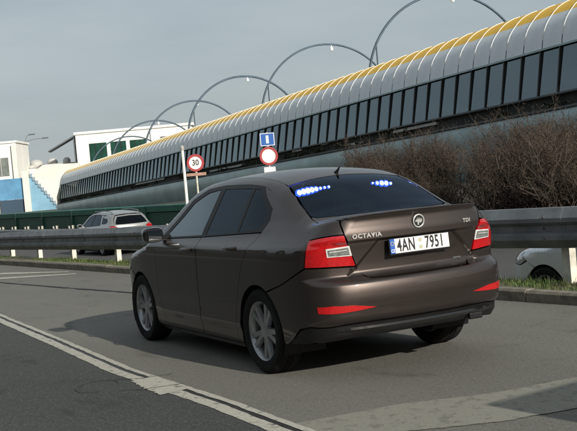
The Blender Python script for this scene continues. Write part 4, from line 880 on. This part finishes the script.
# ------------------------------------------------------------------ street lamps
POLEM = mat('lamp_pole_steel', (.22, .23, .24), .5, .5)
def street_lamp(label, base, h_, arms):
    o = thing('street_lamp', label, 'street lamp', base); mb = MB(); mb.tube([(0, 0, 0), (0, 0, h_)], [.14, .08], 8); autosmooth(mb.build('pole', POLEM, o))
    for dx, dz in arms:
        mb = MB(); mb.tube([(0, 0, h_ - .3), (dx * .5, 0, h_ + dz * .8), (dx, 0, h_ + dz)], .06, 6); autosmooth(mb.build('arm', POLEM, o))
        mb = MB(); mb.box((dx - .2, -.25, h_ + dz - .1), (dx + 1.1, .25, h_ + dz + .15)); bevel(mb.build('lamp_head', SHADE, o), .06)
    return o
street_lamp('double headed street lamp rising behind the low hall', (-55.0, Y1 + 14, -.75), 14.8, ((1.2, 1.2), (4.0, .2)))
street_lamp('street lamp whose head pokes in at the left edge', (-66.5, Y1 + 14, -.75), 13.6, ((2.6, .3),))

# ------------------------------------------------------------------ traffic signs beyond the far road
SIGNR = mat('sign_red', (.34, .03, .035), .5); SIGNW = mat('sign_white', (.78, .78, .74), .4, var=.04, scale=3); SIGNB = mat('sign_blue', (.015, .10, .38), .4); SIGNK = mat('sign_ink', (.06, .06, .065), .5); BOARDG = mat('shadow_board_grey', (.30, .31, .32), .5, .5)
def disc(name, r0, r1, y, m_, parent, z): mb = MB(); mb.lathe([(r0, y), (r1, y), (r1, y + .012), (r0, y + .012)], 36, 'y', r0 > 0); o = mb.build(name, m_, parent); o.location = (0, 0, z); return o
FACE = R(6)
sg1 = thing('traffic_sign', 'round red ringed sign reading 30 on a thin post', 'road sign', (-3.24, 39.2, -.75), FACE)
mb = MB(); mb.tube([(0, .03, 0), (0, .03, 3.35)], .035, 10); autosmooth(mb.build('post', POSTM, sg1))
disc('sign_plate', 0, .315, -.014, SIGNW, sg1, 3.06); disc('sign_ring', .235, .32, -.03, SIGNR, sg1, 3.06)
text_mesh('sign_text', '30', .30, .002, SIGNK, sg1, Matrix.Translation((0, -.022, 3.06)) @ Matrix.Rotation(R(90), 4, 'X'), .85, .006)
mb = MB(); mb.box((-.36, -.012, 2.58), (.36, .0, 2.69)); bevel(mb.build('supplementary_plate', mat('plate_rusty', (.34, .2, .15), .6, var=.2, scale=5), sg1), .004)
sg2 = thing('traffic_sign', 'red ringed white disc under a blue square sign, just above the brown car roof', 'road sign', (-.55, 40.5, -.75), FACE)
mb = MB(); mb.tube([(0, .03, 0), (0, .03, 4.0)], .035, 10); autosmooth(mb.build('post', POSTM, sg2))
disc('sign_plate', 0, .345, -.014, SIGNW, sg2, 3.10); disc('sign_ring', .265, .35, -.03, SIGNR, sg2, 3.10)
mb = MB(); mb.box((-.28, -.012, 3.480), (.28, .0, 3.980)); bevel(mb.build('blue_square', SIGNB, sg2), .01)
mb = MB(); mb.box((-.05, -.016, 3.580), (.05, -.0125, 3.880)); mb.build('square_bar', SIGNW, sg2)
for a, b in (((-.27, -.016, 3.490), (-.245, -.0125, 3.970)), ((.245, -.016, 3.490), (.27, -.0125, 3.970)), ((-.244, -.016, 3.490), (.244, -.0125, 3.512)), ((-.244, -.016, 3.948), (.244, -.0125, 3.970))): mb = MB(); mb.box(a, b); mb.build('square_border', SIGNW, sg2)
mb = MB(); mb.box((-.22, -.012, 2.46), (.22, .0, 2.68)); bevel(mb.build('supplementary_plate', SIGNW, sg2), .006)
wp = thing('white_post', 'tall thin white post left of the round 30 sign', 'post', (-3.62, 38.6, -.75)); mb = MB(); mb.tube([(0, 0, 0), (0, 0, 3.55)], [.06, .05], 10); autosmooth(mb.build('pole', SIGNW, wp)); mb = MB(); mb.lathe([(0, .0), (.075, 0), (.08, .10), (.04, .16), (0, .17)], 12, 'z'); u = autosmooth(mb.build('cap', CAPW, wp)); u.location = (0, 0, 3.55)
# added unseen board on posts, casts the shadow across the hatch stripe
bs = thing('added_shadow_board', 'added grey board on two posts outside the right edge, casting the lower right shadow', 'road sign', (3.3, 3.55, 0), R(33))
mb = MB(); mb.box((-.15, -.02, .30), (2.6, .02, 1.55)); bevel(mb.build('board', BOARDG, bs), .01)
for x_ in (.3, 2.1): mb = MB(); mb.tube([(x_, .06, 0), (x_, .06, 1.5)], .04, 8); autosmooth(mb.build('post', GALV, bs))

# ------------------------------------------------------------------ bare shrubs on the far verge
BARK = mat('shrub_bark', (.056, .042, .033), .9, var=.3, scale=4); LEAFA = mat('shrub_leaf_russet', (.070, .036, .022), .85, col2=(.042, .030, .018), scale=1.2); LEAFB = mat('shrub_leaf_olive', (.05, .044, .02), .85, col2=(.06, .038, .022), scale=1.2)
def shrub_meshes(h_, wd, nst, nleaf, seed):
    rr = random.Random(seed); tw = MB(); tips = []
    def grow(p, d, L, r, lev):
        n_ = 3; pts = [p]; 
        for i in range(n_):
            d = (d + Vector((rr.gauss(0, .16), rr.gauss(0, .16), rr.gauss(.05, .08)))).normalized(); pts.append(pts[-1] + d * (L / n_))
        tw.tube(pts, [r, r * .8, r * .62, r * .45], 4 if lev < 2 else 3, False); tips.extend(pts[1:])
        if lev < 3:
            for _ in range(4 if lev < 2 else 3):
                t = rr.uniform(.25, 1); q = pts[0].lerp(pts[-1], t); nd = (d + Vector((rr.gauss(0, .6), rr.gauss(0, .6), rr.uniform(0, .5)))).normalized(); grow(q, nd, L * rr.uniform(.45, .7), r * .55, lev + 1)
    for _ in range(nst):
        a = rr.uniform(0, 6.28); grow(Vector((rr.gauss(0, wd * .16), rr.gauss(0, wd * .16), 0)), Vector((math.cos(a) * .35, math.sin(a) * .35, 1)).normalized(), h_ * rr.uniform(.45, .62), .028, 0)
    v_, f_ = [], []
    for _ in range(nleaf):
        c = rr.choice(tips) + Vector((rr.gauss(0, .10), rr.gauss(0, .10), rr.gauss(0, .10))); d_ = Vector([rr.gauss(0, 1) for _ in range(3)]).normalized() * rr.uniform(.012, .032); e_ = d_.cross(Vector([rr.gauss(0, 1) for _ in range(3)])).normalized() * rr.uniform(.008, .016); k = len(v_)
        v_ += [c - d_, c + e_, c + d_, c - e_]; f_.append((k, k + 1, k + 2, k + 3))
    return tw, v_, f_
VAR = [shrub_meshes(*q) for q in ((3.5, 2.8, 34, 9000, 11), (3.1, 3.2, 36, 8000, 12), (3.3, 2.6, 32, 9000, 13), (2.6, 3.2, 36, 8000, 14))]
shr = [(19.32, 21.2, 0.82, 0, 'back row shrub at the right picture edge'),
       (20.52, 21.2, 0.86, 2, 'back row shrub second from the right picture edge'),
       (21.45, 21.0, 0.78, 1, 'back row shrub at the left of the right-hand clump'),
       (17.16, 19.3, 0.90, 1, 'front row shrub cut by the right picture edge'),
       (18.03, 19.2, 0.86, 3, 'wide front row shrub above the pale silver car'),
       (19.16, 19.3, 0.86, 0, 'front row shrub third from the right edge, above the guardrail'),
       (20.25, 19.4, 0.70, 2, 'small front row shrub just right of the tail lamp'),
       (24.55, 21.3, 0.76, 0, 'back row shrub above the right end of the spoiler'),
       (25.85, 21.2, 0.82, 1, 'tall shrub above the right of the rear screen'),
       (27.51, 21.3, 0.78, 2, 'tall shrub above the middle of the rear screen'),
       (28.97, 21.2, 0.66, 3, 'back row shrub above the roof rear edge'),
       (23.19, 19.6, 0.68, 3, 'low wide shrub behind the right of the rear screen'),
       (24.59, 19.6, 0.72, 2, 'low russet shrub behind the middle of the rear screen'),
       (26.11, 19.6, 0.66, 0, 'low shrub behind the left of the rear screen'),
       (27.92, 19.8, 0.50, 1, 'smallest shrub, leftmost, behind the roof of the brown car')]
protos = {}
for s, n_, sc, vi, lab in shr:
    o = thing('shrub', lab, 'shrub', P(s, n_, float(np.interp(n_, [18.6, 19.5, 21.5], [-.74, -.45, .1])) - .05), random.uniform(0, 6), 'bare shrubs along the far verge'); o.scale = (sc * 1.05, sc * 1.05, sc)
    if vi not in protos:
        tw, v_, f_ = VAR[vi]; protos[vi] = [tw.build('branches', BARK, o), mesh_obj('foliage', v_, f_, (LEAFA, LEAFB, LEAFA, LEAFB)[vi], o)]
    else:
        for q in protos[vi]: reuse(q, o)
struct(strip('embankment', [[P(s, n_, z_ + random.uniform(-.05, .05)) for s in np.arange(-30, 60, 2.0)] for n_, z_ in ((17.7, -.76), (18.6, -.70), (19.5, -.45), (21.5, .1), (24, .5), (30, .6), (36, .3), (44, -.76))], mat('bank_soil', (.05, .042, .028), .95, col2=(.028, .028, .016), scale=1.5, bump=.8, bscale=12)))
